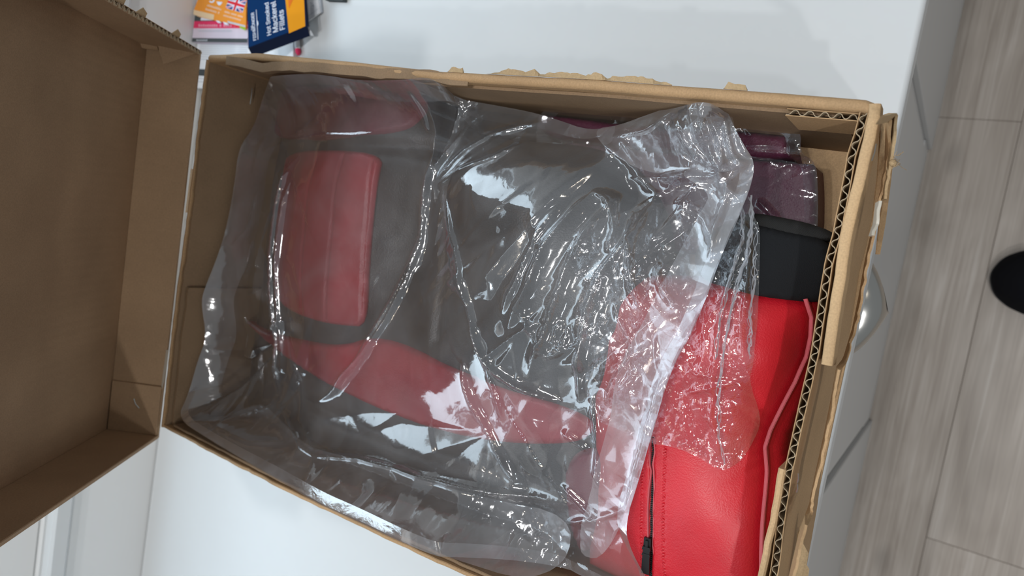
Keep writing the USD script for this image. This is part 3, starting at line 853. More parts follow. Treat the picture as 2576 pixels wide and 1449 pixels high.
obj('folded_layer', slab([(1350, 345), (1600, 372), (1890, 398), (2034, 411), (2046, 411.5), (2047, 413), (2048, 425), (2052, 480), (2050, 600), (2000, 660), (1700, 640), (1400, 560)], 0, r=.004, step=.0022, bottom=BF + .001, fn=flat(PZ1, .03), extra=lambda A, d: soft_noise(A, 30, .004, 21)), PLUM, pl, smooth=True)
obj('folded_layer', slab([(1345, 285), (1420, 292), (1600, 316), (1800, 318), (1955, 328), (1972, 331), (1976, 334), (1988, 382), (1989, 396), (1986, 398), (1880, 396), (1700, 382), (1500, 362), (1360, 345)], 0, r=.004, step=.0025, bottom=BF + .001, fn=flat(PZ2 - .003), extra=lambda A, d: soft_noise(A, 30, .003, 22)), PLUM, pl, smooth=True)


# ------------------------------------------------------------------ plastic film
def facets(A, scale, amp, seed, angle=0.0, stretch=1.0):
    """Crumpled film: flat facets between random points, sharp at their edges. scale in metres."""
    g = np.random.default_rng(seed)
    c, s = math.cos(angle), math.sin(angle)
    Rm = np.array([[c, s], [-s, c]])
    B = (A @ Rm.T) / np.array([scale * stretch, scale])
    lo, hi = B.min(0) - 2, B.max(0) + 2
    n = int(np.prod(hi - lo))
    S = g.uniform(lo, hi, (n, 2))
    return amp * LinearNDInterpolator(S, g.uniform(-1, 1, n), fill_value=0)(B)


def sheet(outline, base, step, lower=None, seed=0, clampbox=True, edge=.012, blend=True, blend_y=-9):
    """Film over the outline [(px, py, z)]; base(A) gives the height inside; lower = depth of the turned-down edge."""
    P = []
    for p in outline:
        q = at(*p)
        if clampbox:
            r = q - np.array([0, 0, CAMZ])
            for ax, lim, sgn in ((0, -.2505, -1), (1, .634, 1), (0, .0925, 1)):
                if sgn * r[ax] > sgn * lim:
                    r = r * (lim / r[ax])
            q = r + np.array([0, 0, CAMZ])
        P.append(q)
    loop = smooth_loop(np.array(P), step)
    if clampbox:
        ring = INSIDE.buffer(-.0012)
        ring = max(getattr(ring, 'geoms', [ring]), key=lambda g: g.area)
        for i_, p_ in enumerate(loop):
            pt = shapely.Point(p_[0], p_[1])
            if not ring.contains(pt):
                n_ = ring.exterior.interpolate(ring.exterior.project(pt))
                loop[i_, :2] = n_.x, n_.y
    A, T, d = fill(loop, step, seed)
    z = base(A, d)
    b = len(loop)
    w = np.exp(-d / edge)
    _, near = cKDTree(loop[:, :2]).query(A)
    if blend:
        z = z + (loop[near, 2] - z[near]) * w * np.maximum(np.clip((loop[near, 1] - blend_y) / .08, 0, 1), np.clip((loop[near, 0] - .066) / .02, 0, 1))
    v, f = np.c_[A, z], T
    if lower is not None:
        dep = np.array([lower(p) for p in loop])[:, None]
        cen = A.mean(0)
        inn = (cen - loop[:, :2]); inn /= np.linalg.norm(inn, axis=1, keepdims=True)
        rings = [v[:b]]
        for k_, (fr_, ino) in enumerate(((.35, .001), (1.0, .010))):
            rings.append(np.c_[loop[:, :2] + inn * ino * np.sign(dep), v[:b, 2:3] - dep * fr_])
        base_i = len(v)
        v = np.r_[v, rings[0], rings[1], rings[2]]
        ccw = Polygon(loop[:, :2]).exterior.is_ccw
        i = np.arange(b); j = (i + 1) % b
        for a_, b_ in ((base_i, base_i + b), (base_i + b, base_i + 2 * b)):
            q = np.r_[np.c_[a_ + i, b_ + i, b_ + j], np.c_[a_ + i, b_ + j, a_ + j]]
            f = np.r_[f, q if ccw else q[:, ::-1]]
    return trimesh.Trimesh(v, f, process=False)


def creases(A, lst, z=.495):
    out = np.zeros(len(A))
    for pts, h, w in lst:
        l = resample(np.array([at(p[0], p[1], z)[:2] for p in pts]), .006)
        q, t = dist_line(A, l)
        fade = np.clip(np.minimum(t, 1 - t) * 6, 0, 1)
        out += h * np.exp(-q / w) * fade
    return out


def blob(A, px, py, rx, ry, z=.49):
    c = at(px, py, z)[:2]
    return np.exp(-(((A[:, 0] - c[0]) / rx) ** 2 + ((A[:, 1] - c[1]) / ry) ** 2))


CREASES = [
    ([(1752, 250), (1760, 320), (1790, 400), (1826, 470), (1850, 505)], .008, .003), ([(1822, 285), (1828, 350), (1838, 400), (1874, 398)], .007, .003), ([(1640, 445), (1740, 440), (1800, 440), (1870, 410)], .007, .003),
    ([(1700, 300), (1720, 360), (1790, 425)], .005, .0025), ([(1768, 248), (1800, 330), (1812, 420), (1800, 500)], .006, .0025), ([(1860, 410), (1820, 470), (1800, 560), (1790, 660)], .006, .0025), ([(1680, 500), (1760, 540), (1800, 620)], .005, .003),
    ([(1840, 300), (1870, 390)], .005, .003), ([(1500, 330), (1600, 320), (1700, 275)], .004, .003),
    ([(712, 383), (690, 402), (675, 445), (668, 560), (656, 700), (650, 850), (648, 960), (654, 1005)], .0085, .0030),
    ([(694, 420), (686, 560), (674, 700), (666, 850), (662, 945)], .0075, .0028),
    ([(1135, 250), (1115, 320), (1060, 440), (1035, 560), (1000, 660), (960, 750), (915, 830), (860, 930), (800, 1000), (758, 1016)], .0060, .0024),
    ([(1065, 470), (1030, 600), (985, 720), (940, 810), (880, 905), (820, 985), (765, 1016)], .0050, .0022),
    ([(1340, 286), (1270, 298), (1200, 322), (1140, 370), (1095, 430), (1062, 470)], .0040, .003),
    ([(1295, 345), (1235, 390), (1140, 430), (1065, 468)], .0045, .0022),
    ([(1100, 470), (1130, 560), (1165, 680), (1190, 770), (1212, 860), (1240, 920), (1300, 970), (1380, 1005), (1440, 1020)], .0060, .0024),
    ([(1163, 900), (1168, 981), (1185, 1029), (1209, 1087), (1238, 1155), (1264, 1230)], .007, .0028),
    ([(1195, 800), (1222, 880), (1245, 990), (1250, 1060)], .003, .002),
    ([(1500, 470), (1400, 620), (1360, 720), (1290, 830)], .0070, .0032),
    ([(1440, 500), (1372, 600), (1335, 700), (1280, 790)], .0060, .003),
    ([(1550, 480), (1480, 600), (1430, 740), (1380, 860), (1330, 950)], .0080, .0036),
    ([(1485, 478), (1530, 500), (1552, 580), (1540, 640)], .006, .003),
    ([(1640, 470), (1600, 590), (1540, 680), (1500, 780), (1470, 900), (1455, 1010)], .0085, .0036),
    ([(1590, 530), (1598, 640), (1612, 720), (1640, 800)], .0075, .003),
    ([(1660, 660), (1680, 720), (1705, 760), (1735, 772)], .006, .0028),
    ([(1560, 760), (1600, 870), (1612, 930), (1560, 1000)], .004, .0022),
    ([(1320, 760), (1360, 850), (1390, 900), (1480, 860)], .004, .002),
    ([(1230, 900), (1330, 830), (1400, 800)], .003, .002),
    ([(1430, 800), (1405, 865), (1425, 880), (1445, 830)], .003, .002),
    ([(640, 1010), (700, 1050), (760, 1120), (800, 1142), (900, 1152), (1050, 1200), (1230, 1252), (1440, 1290)], .0065, .0035),
    ([(450, 1052), (560, 1058), (640, 1030), (655, 1005)], .004, .0025),
    ([(540, 1058), (600, 1085), (650, 1105), (725, 1110)], .0045, .002),
    ([(545, 1070), (570, 1110), (590, 1140)], .003, .002),
    ([(680, 840), (700, 900), (720, 980), (735, 1060), (790, 1140)], .003, .0025),
    ([(560, 800), (620, 840), (690, 800)], .003, .003),
    ([(600, 370), (650, 345), (760, 335), (880, 340), (960, 330)], .0035, .003),
    ([(680, 330), (760, 300), (840, 275)], .003, .003),
    ([(720, 320), (800, 295)], .0025, .002),
    ([(1065, 240), (1068, 280), (1062, 330)], .003, .0015),
    ([(540, 620), (575, 560), (590, 470)], .003, .002), ([(560, 700), (580, 640), (590, 600)], .003, .002),
    ([(1400, 1090), (1440, 1120), (1470, 1140)], .003, .002),
    ([(1490, 1000), (1500, 1100), (1485, 1200), (1500, 1240)], .005, .0024),
    ([(1530, 1020), (1560, 950), (1600, 900), (1660, 860)], .008, .004),
    ([(1560, 1300), (1600, 1180), (1630, 1090), (1690, 930)], .005, .003),
    ([(930, 1200), (950, 1240), (935, 1260)], .004, .002), ([(1150, 1330), (1170, 1370), (1160, 1400)], .004, .002), ([(800, 1140), (830, 1210), (835, 1245)], .003, .002),
    ([(1380, 1230), (1450, 1300), (1500, 1340)], .004, .0022), ([(1380, 1340), (1470, 1320), (1560, 1290)], .003, .002),
    ([(1470, 330), (1560, 400), (1620, 470), (1650, 490)], .004, .003), ([(1530, 330), (1580, 400), (1600, 440)], .003, .0022),
    ([(1560, 440), (1680, 440), (1760, 430)], .003, .0025)]


def film_base(A, d):
    z = np.maximum(H(A), flat(PZ1)(A) + .004) + .0085
    busy = np.clip(blob(A, 1480, 720, .095, .13) * 1.25, 0, 1)
    z = z + facets(A, .034, .0034, 11, angle=2.2, stretch=1.6) + facets(A, .017, .0050, 12, angle=2.5, stretch=4.5) * busy + facets(A, .008, .0007, 13, angle=2.4, stretch=3.0) * busy
    z = z + facets(A, .016, .0016, 14, angle=.4, stretch=1.6) * (.35 + .65 * blob(A, 1500, 1250, .12, .12) + .7 * blob(A, 900, 1230, .06, .2))
    z = z + soft_noise(A, 14, .008, 31)
    z = z + creases(A, CREASES) + .030 * blob(A, 1770, 290, .028, .045)
    return z


BAG = [(672, 215, .459), (677, 200, .460), (681, 193, .460), (692, 191, .460), (740, 187, .462), (800, 186, .462), (900, 203, .463), (1000, 202, .463), (1085, 193, .466), (1108, 215, .466), (1142, 247, .464), (1230, 262, .460), (1330, 280, .462), (1400, 300, .465), (1480, 328, .465), (1560, 312, .470), (1640, 285, .478), (1700, 262, .484),
       (1760, 240, .488), (1800, 246, .490), (1832, 280, .492), (1852, 335, .495), (1881, 397, .498), (1866, 462, .500), (1850, 512, .502), (1820, 600, .505), (1790, 690, .506), (1745, 830, .506), (1702, 900, .506), (1662, 1010, .504), (1622, 1130, .502), (1590, 1230, .498), (1562, 1320, .494), (1585, 1385, .488),
       (1622, 1449, .486), (1640, 1510, .484), (1480, 1540, .470), (1300, 1470, .470), (1180, 1425, .470), (1085, 1395, .468), (1000, 1360, .466), (900, 1312, .464), (800, 1268, .462), (700, 1207, .460), (600, 1150, .458), (520, 1102, .458), (446, 1053, .458), (470, 1000, .455), (500, 900, .452),
       (520, 850, .450), (506, 765, .450), (512, 732, .450), (550, 640, .450), (572, 560, .450), (590, 450, .450), (601, 370, .450), (640, 318, .452), (660, 250, .456)]
bag = thing('plastic_bag', 'large clear polythene bag, wrinkled and glossy, laid around the black and red jacket', 'plastic bag', (-.06, .4, .40))
obj("film", sheet(BAG, film_base, .0014, lower=lambda p: .002 if p[0] < -.225 else (.030 if p[1] > .30 else (.012 if p[0] > .08 else .002)), edge=.026, blend_y=.20), FILM, bag, smooth=True)


def flap_base(hgt, seed, amp=.003, sc=.022, ang=1.2):
    def fn(A, d):
        z = np.maximum(H(A), flat(PZ1)(A) + .006) + hgt + .030 * blob(A, 1770, 290, .028, .045)
        return z + facets(A, sc, amp, seed, ang, 2.2) + facets(A, sc * .4, amp * .35, seed + 1, ang, 1.8) + creases(A, CREASES) * .7 + soft_noise(A, 16, .006, seed)
    return fn


MOUTH = [(1764, 244, .494), (1802, 250, .496), (1830, 285, .498), (1850, 340, .500), (1878, 398, .503), (1862, 470, .505), (1846, 515, .507), (1812, 610, .509), (1780, 705, .510), (1738, 830, .510), (1696, 905, .510), (1655, 1015, .508), (1615, 1135, .506), (1583, 1235, .502), (1556, 1320, .498), (1500, 1420, .490), (1440, 1400, .480),
         (1480, 1250, .490), (1530, 1060, .500), (1570, 900, .508), (1640, 760, .512), (1700, 600, .512), (1740, 520, .510), (1760, 470, .508), (1690, 430, .498), (1740, 400, .498), (1700, 330, .494)]
obj('folded_mouth', sheet(MOUTH, flap_base(.0135, 41), .0016, blend=False), FILM_FOLD, bag, smooth=True)
TWIST = [(1480, 322, .470), (1560, 309, .474), (1640, 283, .482), (1700, 260, .488), (1752, 246, .492), (1735, 330, .496), (1745, 400, .496), (1725, 425, .490), (1640, 440, .482), (1560, 400, .474)]
obj('twisted_end', sheet(TWIST, flap_base(.013, 51, .004, .018, .6), .0016, blend=False), FILM_FOLD, bag, smooth=True)
UNDER = [(452, 1054, .462), (560, 1060, .463), (652, 1005, .468), (710, 1060, .468), (770, 1125, .468), (900, 1155, .470), (1050, 1204, .474), (1230, 1256, .478), (1440, 1294, .482), (1430, 1420, .478), (1300, 1466, .473), (1180, 1421, .473), (1000, 1356, .469), (800, 1263, .465), (700, 1203, .463), (600, 1147, .461), (520, 1100, .461)]
obj('folded_side', sheet(UNDER, flap_base(.0125, 61, .003, .02, .2), .0018), FILM_FOLD, bag, smooth=True)

CR = [(1845, 478, .493), (1872, 484, .493), (1884, 540, .494), (1905, 568, .494), (1908, 700, .496), (1905, 900, .493), (1889, 950, .492), (1896, 1000, .490), (1910, 1062, .486), (1880, 1130, .489), (1850, 1172, .490), (1812, 1190, .490), (1790, 1172, .490), (1740, 1142, .491), (1690, 1122, .491), (1620, 1112, .489), (1560, 1080, .488),
      (1500, 1060, .487), (1460, 980, .492), (1485, 900, .496), (1440, 820, .499), (1475, 720, .500), (1425, 640, .498), (1480, 560, .492), (1560, 540, .489), (1620, 500, .486), (1700, 520, .487), (1780, 480, .490)]


def cr_base(A, d):
    z = H(A) + .0042
    z = z + facets(A, .011, .0016, 71, .25, 2.2) + facets(A, .005, .0011, 72, .3, 1.6) + facets(A, .0026, .0005, 73, .3, 1.3)
    z = z + creases(A, [([(1870, 500), (1860, 620), (1830, 740), (1815, 860), (1800, 960), (1790, 1060), (1805, 1180)], .0035, .0022), ([(1880, 560), (1885, 700), (1872, 820), (1880, 920)], .003, .0018), ([(1840, 760), (1800, 780), (1790, 820)], .003, .002),
                       ([(1640, 790), (1760, 940), (1880, 950)], .002, .002), ([(1720, 990), (1860, 960), (1890, 1000)], .003, .002)], .494)
    return z


cbag = thing('crinkly_plastic_bag', 'thin crinkled clear film sleeve pushed back over the red leather garment', 'plastic bag', (-.06, .16, .45))
obj('film', sheet(CR, cr_base, .00115, blend=False), CRINKLE, cbag, smooth=True)
gath = [([(1868, 486), (1880, 560), (1876, 640), (1850, 740), (1835, 840), (1820, 930), (1806, 1010), (1800, 1100), (1808, 1178)], .0010), ([(1892, 570), (1896, 700), (1888, 800), (1890, 900)], .0007), ([(1850, 500), (1858, 600), (1838, 700), (1818, 790), (1806, 900)], .0007)]
gr_ = np.random.default_rng(12)
for pts, r_ in gath:
    strands = []
    for k_ in range(7):
        p = resample(np.array([at(a, b, .497)[:2] for a, b in pts]), .0012)
        a_, b_ = sorted(gr_.uniform(0, 1, 2)); a_, b_ = max(0, a_ - .25), min(1, b_ + .25)
        p = p[int(a_ * len(p)):max(int(b_ * len(p)), int(a_ * len(p)) + 8)]
        if len(p) < 6:
            continue
        p = np.c_[p, H(p) + .0055 + .0006 * k_ / 7]
        p[:, :2] += (np.stack([meshkit.noise(p * 170 + k_), meshkit.noise(p * 170 + 9 + k_)], 1) - .5) * .0042
        strands.append(tube(p, r_ * .42 * (.4 + 1.2 * meshkit.noise(p * 500 + 4)), 5))
    obj('gathered_edge', strands, FILM_FOLD, cbag, smooth=25)

WR = [(1375, 252, .436), (1500, 258, .438), (1650, 268, .440), (1800, 276, .440), (1900, 282, .440), (1960, 295, .440), (2017, 326, .440), (2012, 386, .438), (2052, 405, .432), (2058, 470, .431), (2058, 560, .431), (2050, 640, .431), (1900, 640, .433), (1600, 560, .433), (1380, 480, .433), (1340, 340, .436)]


def wr_base(A, d):
    z = np.where(A[:, 0] > at(1900, 386, .436)[0], PZ2, PZ1 + .001) + .0045
    return z + facets(A, .022, .0020, 81, 1.3, 2.0) + facets(A, .009, .0010, 82, .9, 1.7) + creases(A, [([(1330, 330), (1440, 345), (1520, 330), (1600, 325)], .003, .002), ([(1880, 385), (1960, 392), (2045, 408)], .003, .0016), ([(1860, 372), (1940, 368), (2005, 380)], .003, .0016), ([(1905, 500), (1930, 530), (1960, 555)], .004, .0018)], .435)


wbag = thing('garment_wrap', 'clear cellophane wrap with open ragged end over the dark plum garment', 'plastic bag', (.06, .2, .42))
obj('film', sheet(WR, wr_base, .0014, lower=lambda p: .004, clampbox=False), WRAP, wbag, smooth=True)

# ------------------------------------------------------------------ papers and packaging beyond the box
def plane_at(P0, n):
    n = np.asarray(n, float) / np.linalg.norm(n)

    def fn(px, py):
        r = ray(px, py)
        c = np.array([0, 0, CAMZ])
        return c + r * ((P0 - c) @ n / (r @ n))
    fn.n = n
    return fn


def prism_px(pts, pl_, thick, lift=0.0):
    """Solid plate whose top outline is traced in a plane; concave outlines allowed."""
    P = np.array([pl_(*p) for p in pts]) + pl_.n * lift
    a = P[1] - P[0]; a -= a @ pl_.n * pl_.n; a /= np.linalg.norm(a); b = np.cross(pl_.n, a)
    q = np.stack([(P - P[0]) @ a, (P - P[0]) @ b], 1)
    m_ = trimesh.creation.extrude_polygon(Polygon(q).buffer(0), thick, engine='earcut')
    v_ = m_.vertices
    m_.vertices = P[0] + v_[:, :1] * a + v_[:, 1:2] * b + (v_[:, 2:3] - thick) * pl_.n
    return m_


def text_px(txt, o, size, dirv, upv, pl_, lift=.0002, bold=True):
    t = meshkit.text_mesh(txt, 1.0, .1, bold)
    v_ = np.array(t.vertices)
    d_, u_ = np.array(dirv, float), np.array(upv, float)
    out = []
    for x, y, z in v_:
        p = np.array(o) + size * (x * d_ + y * u_)
        out.append(pl_(*p) + pl_.n * (lift * (.5 + 5 * z)))
    return trimesh.Trimesh(out, t.faces, process=False)


def level(z):
    return plane_at(np.array([0, 0, z]), (0, 0, 1))


def flatm(name, c, r=.45):
    return plain(name, c, .75, spec=.08)


P_LILAC, P_PINK, P_GREY = flatm('print_lilac', (.62, .55, .64)), flatm('print_pink', (.68, .045, .13)), flatm('print_grey', (.07, .08, .085))
P_ORANGE, P_CREAM, P_GREEN = flatm('print_orange', (.80, .30, .045)), flatm('print_cream', (.74, .56, .36)), flatm('print_green', (.28, .48, .05))
P_RED, P_NAVY, P_BLUE = flatm('print_red', (.68, .035, .05)), flatm('print_navy', (.010, .020, .065), .35), flatm('print_blue', (.004, .035, .13), .35)
P_FLAGB, P_AMBER, P_TXT, P_SOFT = flatm('print_flag_blue', (.035, .05, .22)), flatm('print_amber', (.88, .36, .02), .35), flatm('print_white', (.72, .78, .90)), flatm('print_soft', (.80, .55, .40))
P_LINE, P_PINKT, P_DKOR = flatm('print_line', (.52, .56, .62)), flatm('print_pale_pink', (.76, .30, .40)), flatm('print_deep_orange', (.82, .20, .03), .35)


def bars(o, d_, u_, words, pl_, lift=.0002):
    """A line of print too blurred to read: short uneven strokes, one after the other."""
    g = np.random.default_rng(int(abs(o[0] * 7 + o[1] * 13)))
    d_, u_ = np.array(d_, float), np.array(u_, float)
    L, Hh = np.linalg.norm(d_), np.linalg.norm(u_)
    out, x = [], 0.0
    for wlen in words:
        for _ in range(wlen):
            a = x / L; b = (x + Hh * .55) / L
            k = g.uniform(.72, 1)
            q = [np.array(o) + d_ * a, np.array(o) + d_ * b, np.array(o) + d_ * b + u_ * k, np.array(o) + d_ * a + u_ * k]
            out.append(prism_px(q, pl_, .0001, lift))
            x += Hh * .78
        x += Hh * .6
    return out


cpl_ = plane_at(at(2230, 400, .486), (0, -.55, .83))
obj('torn_flap', prism_px([(2216, 291), (2236, 284), (2256, 285), (2254, 335), (2242, 398), (2231, 440), (2226, 500), (2214, 505), (2203, 548), (2196, 560), (2200, 510), (2208, 450), (2212, 390), (2215, 340)], cpl_, .0014), K_RIM, bxp, smooth=False)
obj('torn_flap', prism_px([(2248, 400), (2240, 470), (2228, 560), (2214, 640), (2205, 640), (2212, 570), (2222, 500), (2232, 440)], plane_at(at(2225, 500, .478), (0, -.85, .5)), .0008), K_BOARD, bxp, smooth=False)
obj('torn_flap', prism_px([(1994, 1460), (2008, 1345), (2016, 1322), (2023, 1326), (2021, 1368), (2034, 1392), (2029, 1420), (2036, 1432), (2030, 1470), (2010, 1500)], plane_at(at(2015, 1400, .478), (0, -.6, .8)), .0010), K_TORN, bxp, smooth=False)

# letter under the magazine
l1 = level(.394)
yb = WY - .0015
lt = thing('letter', 'white printed letter with a dark footer under the pink magazine at the wall', 'letter', (.13, .80, .385))


def rect3(x0, x1, y0, y1, z0, z1):
    return box(x0, x1, y0, y1, z0, z1)


XF = lambda py: at(510, py, .394)[0]
obj('sheet', rect3(XF(222), .215, .742, yb, .388, .394), PAPER, lt, smooth=False)
obj('footer', rect3(XF(191), XF(174), .742, yb, .394, .3942), P_GREY, lt, smooth=False)
obj('text_line', [rect3(XF(y + 1.0), XF(y - 1.0), .752, yb - .006, .394, .39415) for y in (112, 117, 122, 127, 132, 137, 143, 149, 198, 206)], P_LINE, lt, smooth=False)
# more post lying flat beneath
en = thing('envelope', 'plain white envelope lying flat under the blue carton', 'envelope', (.15, .71, TOP))
l0 = level(.386)
obj('paper', prism_px([(612, -30), (734, -30), (738, 156), (612, 156)], l0, .0055), PAPER, en, smooth=False)
obj('flap', prism_px([(640, 20), (733, 20), (700, 95)], l0, .0005, .0006), PAPER, en, smooth=False)
lw = thing('letter_stack', 'stack of white post under the printed letter against the wall', 'post', (.15, .79, TOP))
for k_ in range(3):
    obj('envelope', rect3(.108 + .004 * k_, .218, .752 + .003 * k_, yb - .001 * k_, TOP + .0002 + .0026 * k_, TOP + .0026 + .0026 * k_), PAPER, lw, smooth=False)
# magazine
lm = level(.402)
mg = thing('magazine', 'pink and grey banded magazine lying on the letter by the wall', 'magazine', (.18, .80, .395))
lft = lambda py: 487 + (100 - py) * .10
MZ = lambda py: at(550, py, .402)[0]
obj('cover', rect3(MZ(106.5), .225, .744, yb - .0005, .3945, .402), P_LILAC, mg, smooth=False)
obj('pink_band', rect3(MZ(71), MZ(53), .744, yb - .0005, .402, .4022), P_PINK, mg, smooth=False)
obj('black_band', rect3(MZ(52.9), MZ(20), .744, yb - .0005, .402, .4022), P_GREY, mg, smooth=False)
obj('grey_band', rect3(MZ(106.4), MZ(96.5), .744, yb - .0005, .402, .4022), P_GREY, mg, smooth=False)
obj('white_block', rect3(MZ(51), MZ(44), .815, .838, .4022, .4024), P_TXT, mg, smooth=False)
obj('print', bars((500, 67.5), (100, 0), (0, -7), (9, 1, 4, 7), lm, .0004), P_PINKT, mg, smooth=False)
obj('print', bars((500, 79.5), (110, 0), (0, -3), (3, 6, 4, 8, 5, 6), lm, .0004), P_LINE, mg, smooth=False)
obj('print', bars((495, 103.5), (60, 0), (0, -4.5), (8,), lm, .0005), P_LINE, mg, smooth=False)
# orange leaflet with the flag
lo = level(.4045)
og = thing('leaflet', 'orange leaflet with a British flag lying across the magazine', 'leaflet', (.19, .80, .402))
obj('card', prism_px([(506, -24), (487.5, 26), (486.5, 36), (500, 42), (538, 51), (560, 55), (590, 63), (618.5, 74), (619, -24)], lo, .0015), P_ORANGE, og, smooth=False)
obj('cream_strip', prism_px([(487.5, 24.5), (539, 37), (537.5, 50.5), (500, 41.6), (487, 36.5)], lo, .0001, .0002), P_CREAM, og, smooth=False)
obj('grey_strip', prism_px([(571.5, 52.5), (617, 64), (617.5, 68.5), (575, 58.5)], lo, .0001, .0002), P_LINE, og, smooth=False)
obj('green_strip', prism_px([(603.5, 66.5), (617.5, 69.5), (618.5, 77), (604, 70.5)], lo, .0001, .0004), P_GREEN, og, smooth=False)
obj('red_strip', prism_px([(577, 59), (603, 66), (603.5, 70), (583, 64.5)], lo, .0001, .0003), P_RED, og, smooth=False)
obj('white_mark', [prism_px([(543, 51), (552, 53), (558, 58), (549, 58)], lo, .0001, .0003), prism_px([(561, 55), (571, 57.5), (577, 63.5), (566, 62)], lo, .0001, .0003),
                   prism_px([(545.5, 4), (560, 5.5), (556, 12), (552, 14.2), (548, 11)], lo, .0001, .0003)], P_TXT, og, smooth=False)
arc = [(533 + 7.5 * math.cos(a), -1 + 8.5 * math.sin(a)) for a in np.linspace(-.3, 2.6, 14)] + [(533 + 4 * math.cos(a), -1 + 5 * math.sin(a)) for a in np.linspace(2.6, -.3, 14)]
obj('white_mark', prism_px(arc, lo, .0001, .0003), P_TXT, og, smooth=False)
obj('print', bars((521, 15.5), (32, 10), (1.4, -5.2), (9,), lo) + bars((517, 25), (33, 10), (1.4, -5.2), (7, 1), lo) + bars((565, 31.5), (46, 13.5), (1.2, -4.4), (4, 4, 4), lo) + bars((562, 40.5), (48, 13.5), (1.2, -4.4), (13,), lo), P_SOFT, og, smooth=False)
fc, fa, fb = np.array([594.7, 10.5]), np.array([21, 6.3]), np.array([-5.7, 16.2])


def fp(*uv):
    return [tuple(fc + fa * u + fb * v_) for u, v_ in uv]


flag = obj('flag', prism_px(fp((-1, -1), (1, -1), (1, 1), (-1, 1)), lo, .0001, .0003), P_TXT, og, smooth=False, label='British flag')
blue, redd = [], []
for sx in (-1, 1):
    for sy in (-1, 1):
        blue += [prism_px(fp((sx * .24, sy * .97), (sx * .78, sy * .97), (sx * .24, sy * .46)), lo, .0001, .0004), prism_px(fp((sx * .97, sy * .36), (sx * .97, sy * .78), (sx * .48, sy * .36)), lo, .0001, .0004)]
        redd.append(prism_px(fp((sx * .30, sy * .36), (sx * .40, sy * .36), (sx * 1, sy * .93), (sx * .98, sy * 1), (sx * .90, sy * 1)), lo, .0001, .0004))
redd += [prism_px(fp((-1, -.2), (1, -.2), (1, .2), (-1, .2)), lo, .0001, .0005), prism_px(fp((-.11, -1), (.11, -1), (.11, 1), (-.11, 1)), lo, .0001, .0006)]
obj('flag_blue', blue, P_FLAGB, flag, smooth=False)
obj('flag_red', redd, P_RED, flag, smooth=False)
# carton of fish leaning on the post
CA = math.radians(38)
cn = np.array([.22, -math.sin(CA), math.cos(CA)])
cpl = plane_at(at(771, 66, .4055), cn)
ca = thing('fish_carton', 'dark blue and orange card carton of smoked mackerel fillets leaning on the post', 'carton', (.16, .68, TOP))
tops = [cpl(*p) for p in ((621, -60), (624.5, 121), (771.5, 66), (761, -60))]
bots = [p - cpl.n * .0235 for p in tops]
obj('body', hexa(tops[::-1] if Polygon(np.array(tops)[:, :2]).exterior.is_ccw is False else tops, bots[::-1] if Polygon(np.array(tops)[:, :2]).exterior.is_ccw is False else bots), P_NAVY, ca, smooth=False)
obj('front_face', prism_px([(621.5, -58), (625, 119.5), (770, 65), (760.5, -58)], cpl, .0002, .0003), P_BLUE, ca, smooth=False)
obj('orange_panel', prism_px([(712, -58), (727, 84.5), (768, 66.5), (762.5, -58)], cpl, .0002, .0006), P_AMBER, ca, smooth=False)
obj('orange_shape', prism_px([(722, -40), (736, -40), (738, -2), (727, 22)], cpl, .0002, .0008), P_DKOR, ca, smooth=False)
D_, U_ = (-.085, -1), (-.95, .30)
obj('lettering', [text_px('Hot Smoked', (682.5, 89), 10.5, D_, U_, cpl, .0006), text_px('Mackerel', (700, 81), 13, D_, U_, cpl, .0006), text_px('Fillets', (717, 75), 13.2, D_, U_, cpl, .0006)], P_TXT, ca, smooth=False)
obj('lettering', [text_px('FISHMONGER', (645, 102), 7.6, D_, U_, cpl, .0006), text_px('THE', (636.5, 76), 4.2, D_, U_, cpl, .0006)], P_TXT, ca, smooth=False)
obj('emblem', [prism_px([(648.5, 100), (650, 100), (645.5, 25), (644.2, 25)], cpl, .0001, .0005), prism_px([(646.5, 68), (649.5, 64), (650.5, 60), (649, 54), (646, 51)], cpl, .0001, .0006)], P_TXT, ca, smooth=False)
# leaflets to its right
ll_ = level(.3855)
wl = thing('leaflet', 'white leaflet with faint grey drawing sticking out right of the blue carton', 'leaflet', (.19, .66, TOP))
obj('sheet', prism_px([(735, -40), (794, -40), (803, 14), (805, 31), (778, 51), (760, 60), (735, 60)], ll_, .0016), PAPER, wl, smooth=False)
obj('drawing', bars((779, 8), (12, 8), (3, -3), (2, 1), ll_) + bars((783, 14), (10, 6), (2.5, -2.5), (3,), ll_) + [prism_px([(775, 40), (800, 22), (800.5, 22.6), (775.5, 40.8)], ll_, .0001, .0002)], P_LINE, wl, smooth=False)
bk = thing('booklet', 'thin booklet with a dark blue edge beneath the white leaflet', 'booklet', (.20, .645, TOP))
lb = level(.3838)
obj('cover', prism_px([(740, -42), (801, -42), (808.5, 29), (803, 33), (740, 40)], lb, .0030), P_LINE, bk, smooth=False)
obj('blue_edge', prism_px([(788, -40), (796, -40), (806, 26), (803, 29)], lb, .0002, .0004), P_NAVY, bk, smooth=False)
cu = thing('curled_paper', 'small curled white paper tab under the right end of the blue carton', 'paper', (.175, .655, TOP))
cv = []
for i, t in enumerate(np.linspace(0, 1, 14)):
    px0, py0 = 764 + 8 * t, 42 + 46 * t
    px1, py1 = 774 + 15 * t - 9 * math.sin(t * math.pi) * (1 - t), 50 + 40 * t
    zz = .384 + .012 * math.sin(t * math.pi * .9)
    cv += [at(px0, py0, zz), at(px1, py1, zz - .001)]
cv = np.array(cv); k_ = len(cv)
ff = []
for i in range(0, k_ - 2, 2):
    ff += [[i, i + 1, i + 3], [i, i + 3, i + 2]]
vv = np.r_[cv, cv - [0, 0, .0004]]
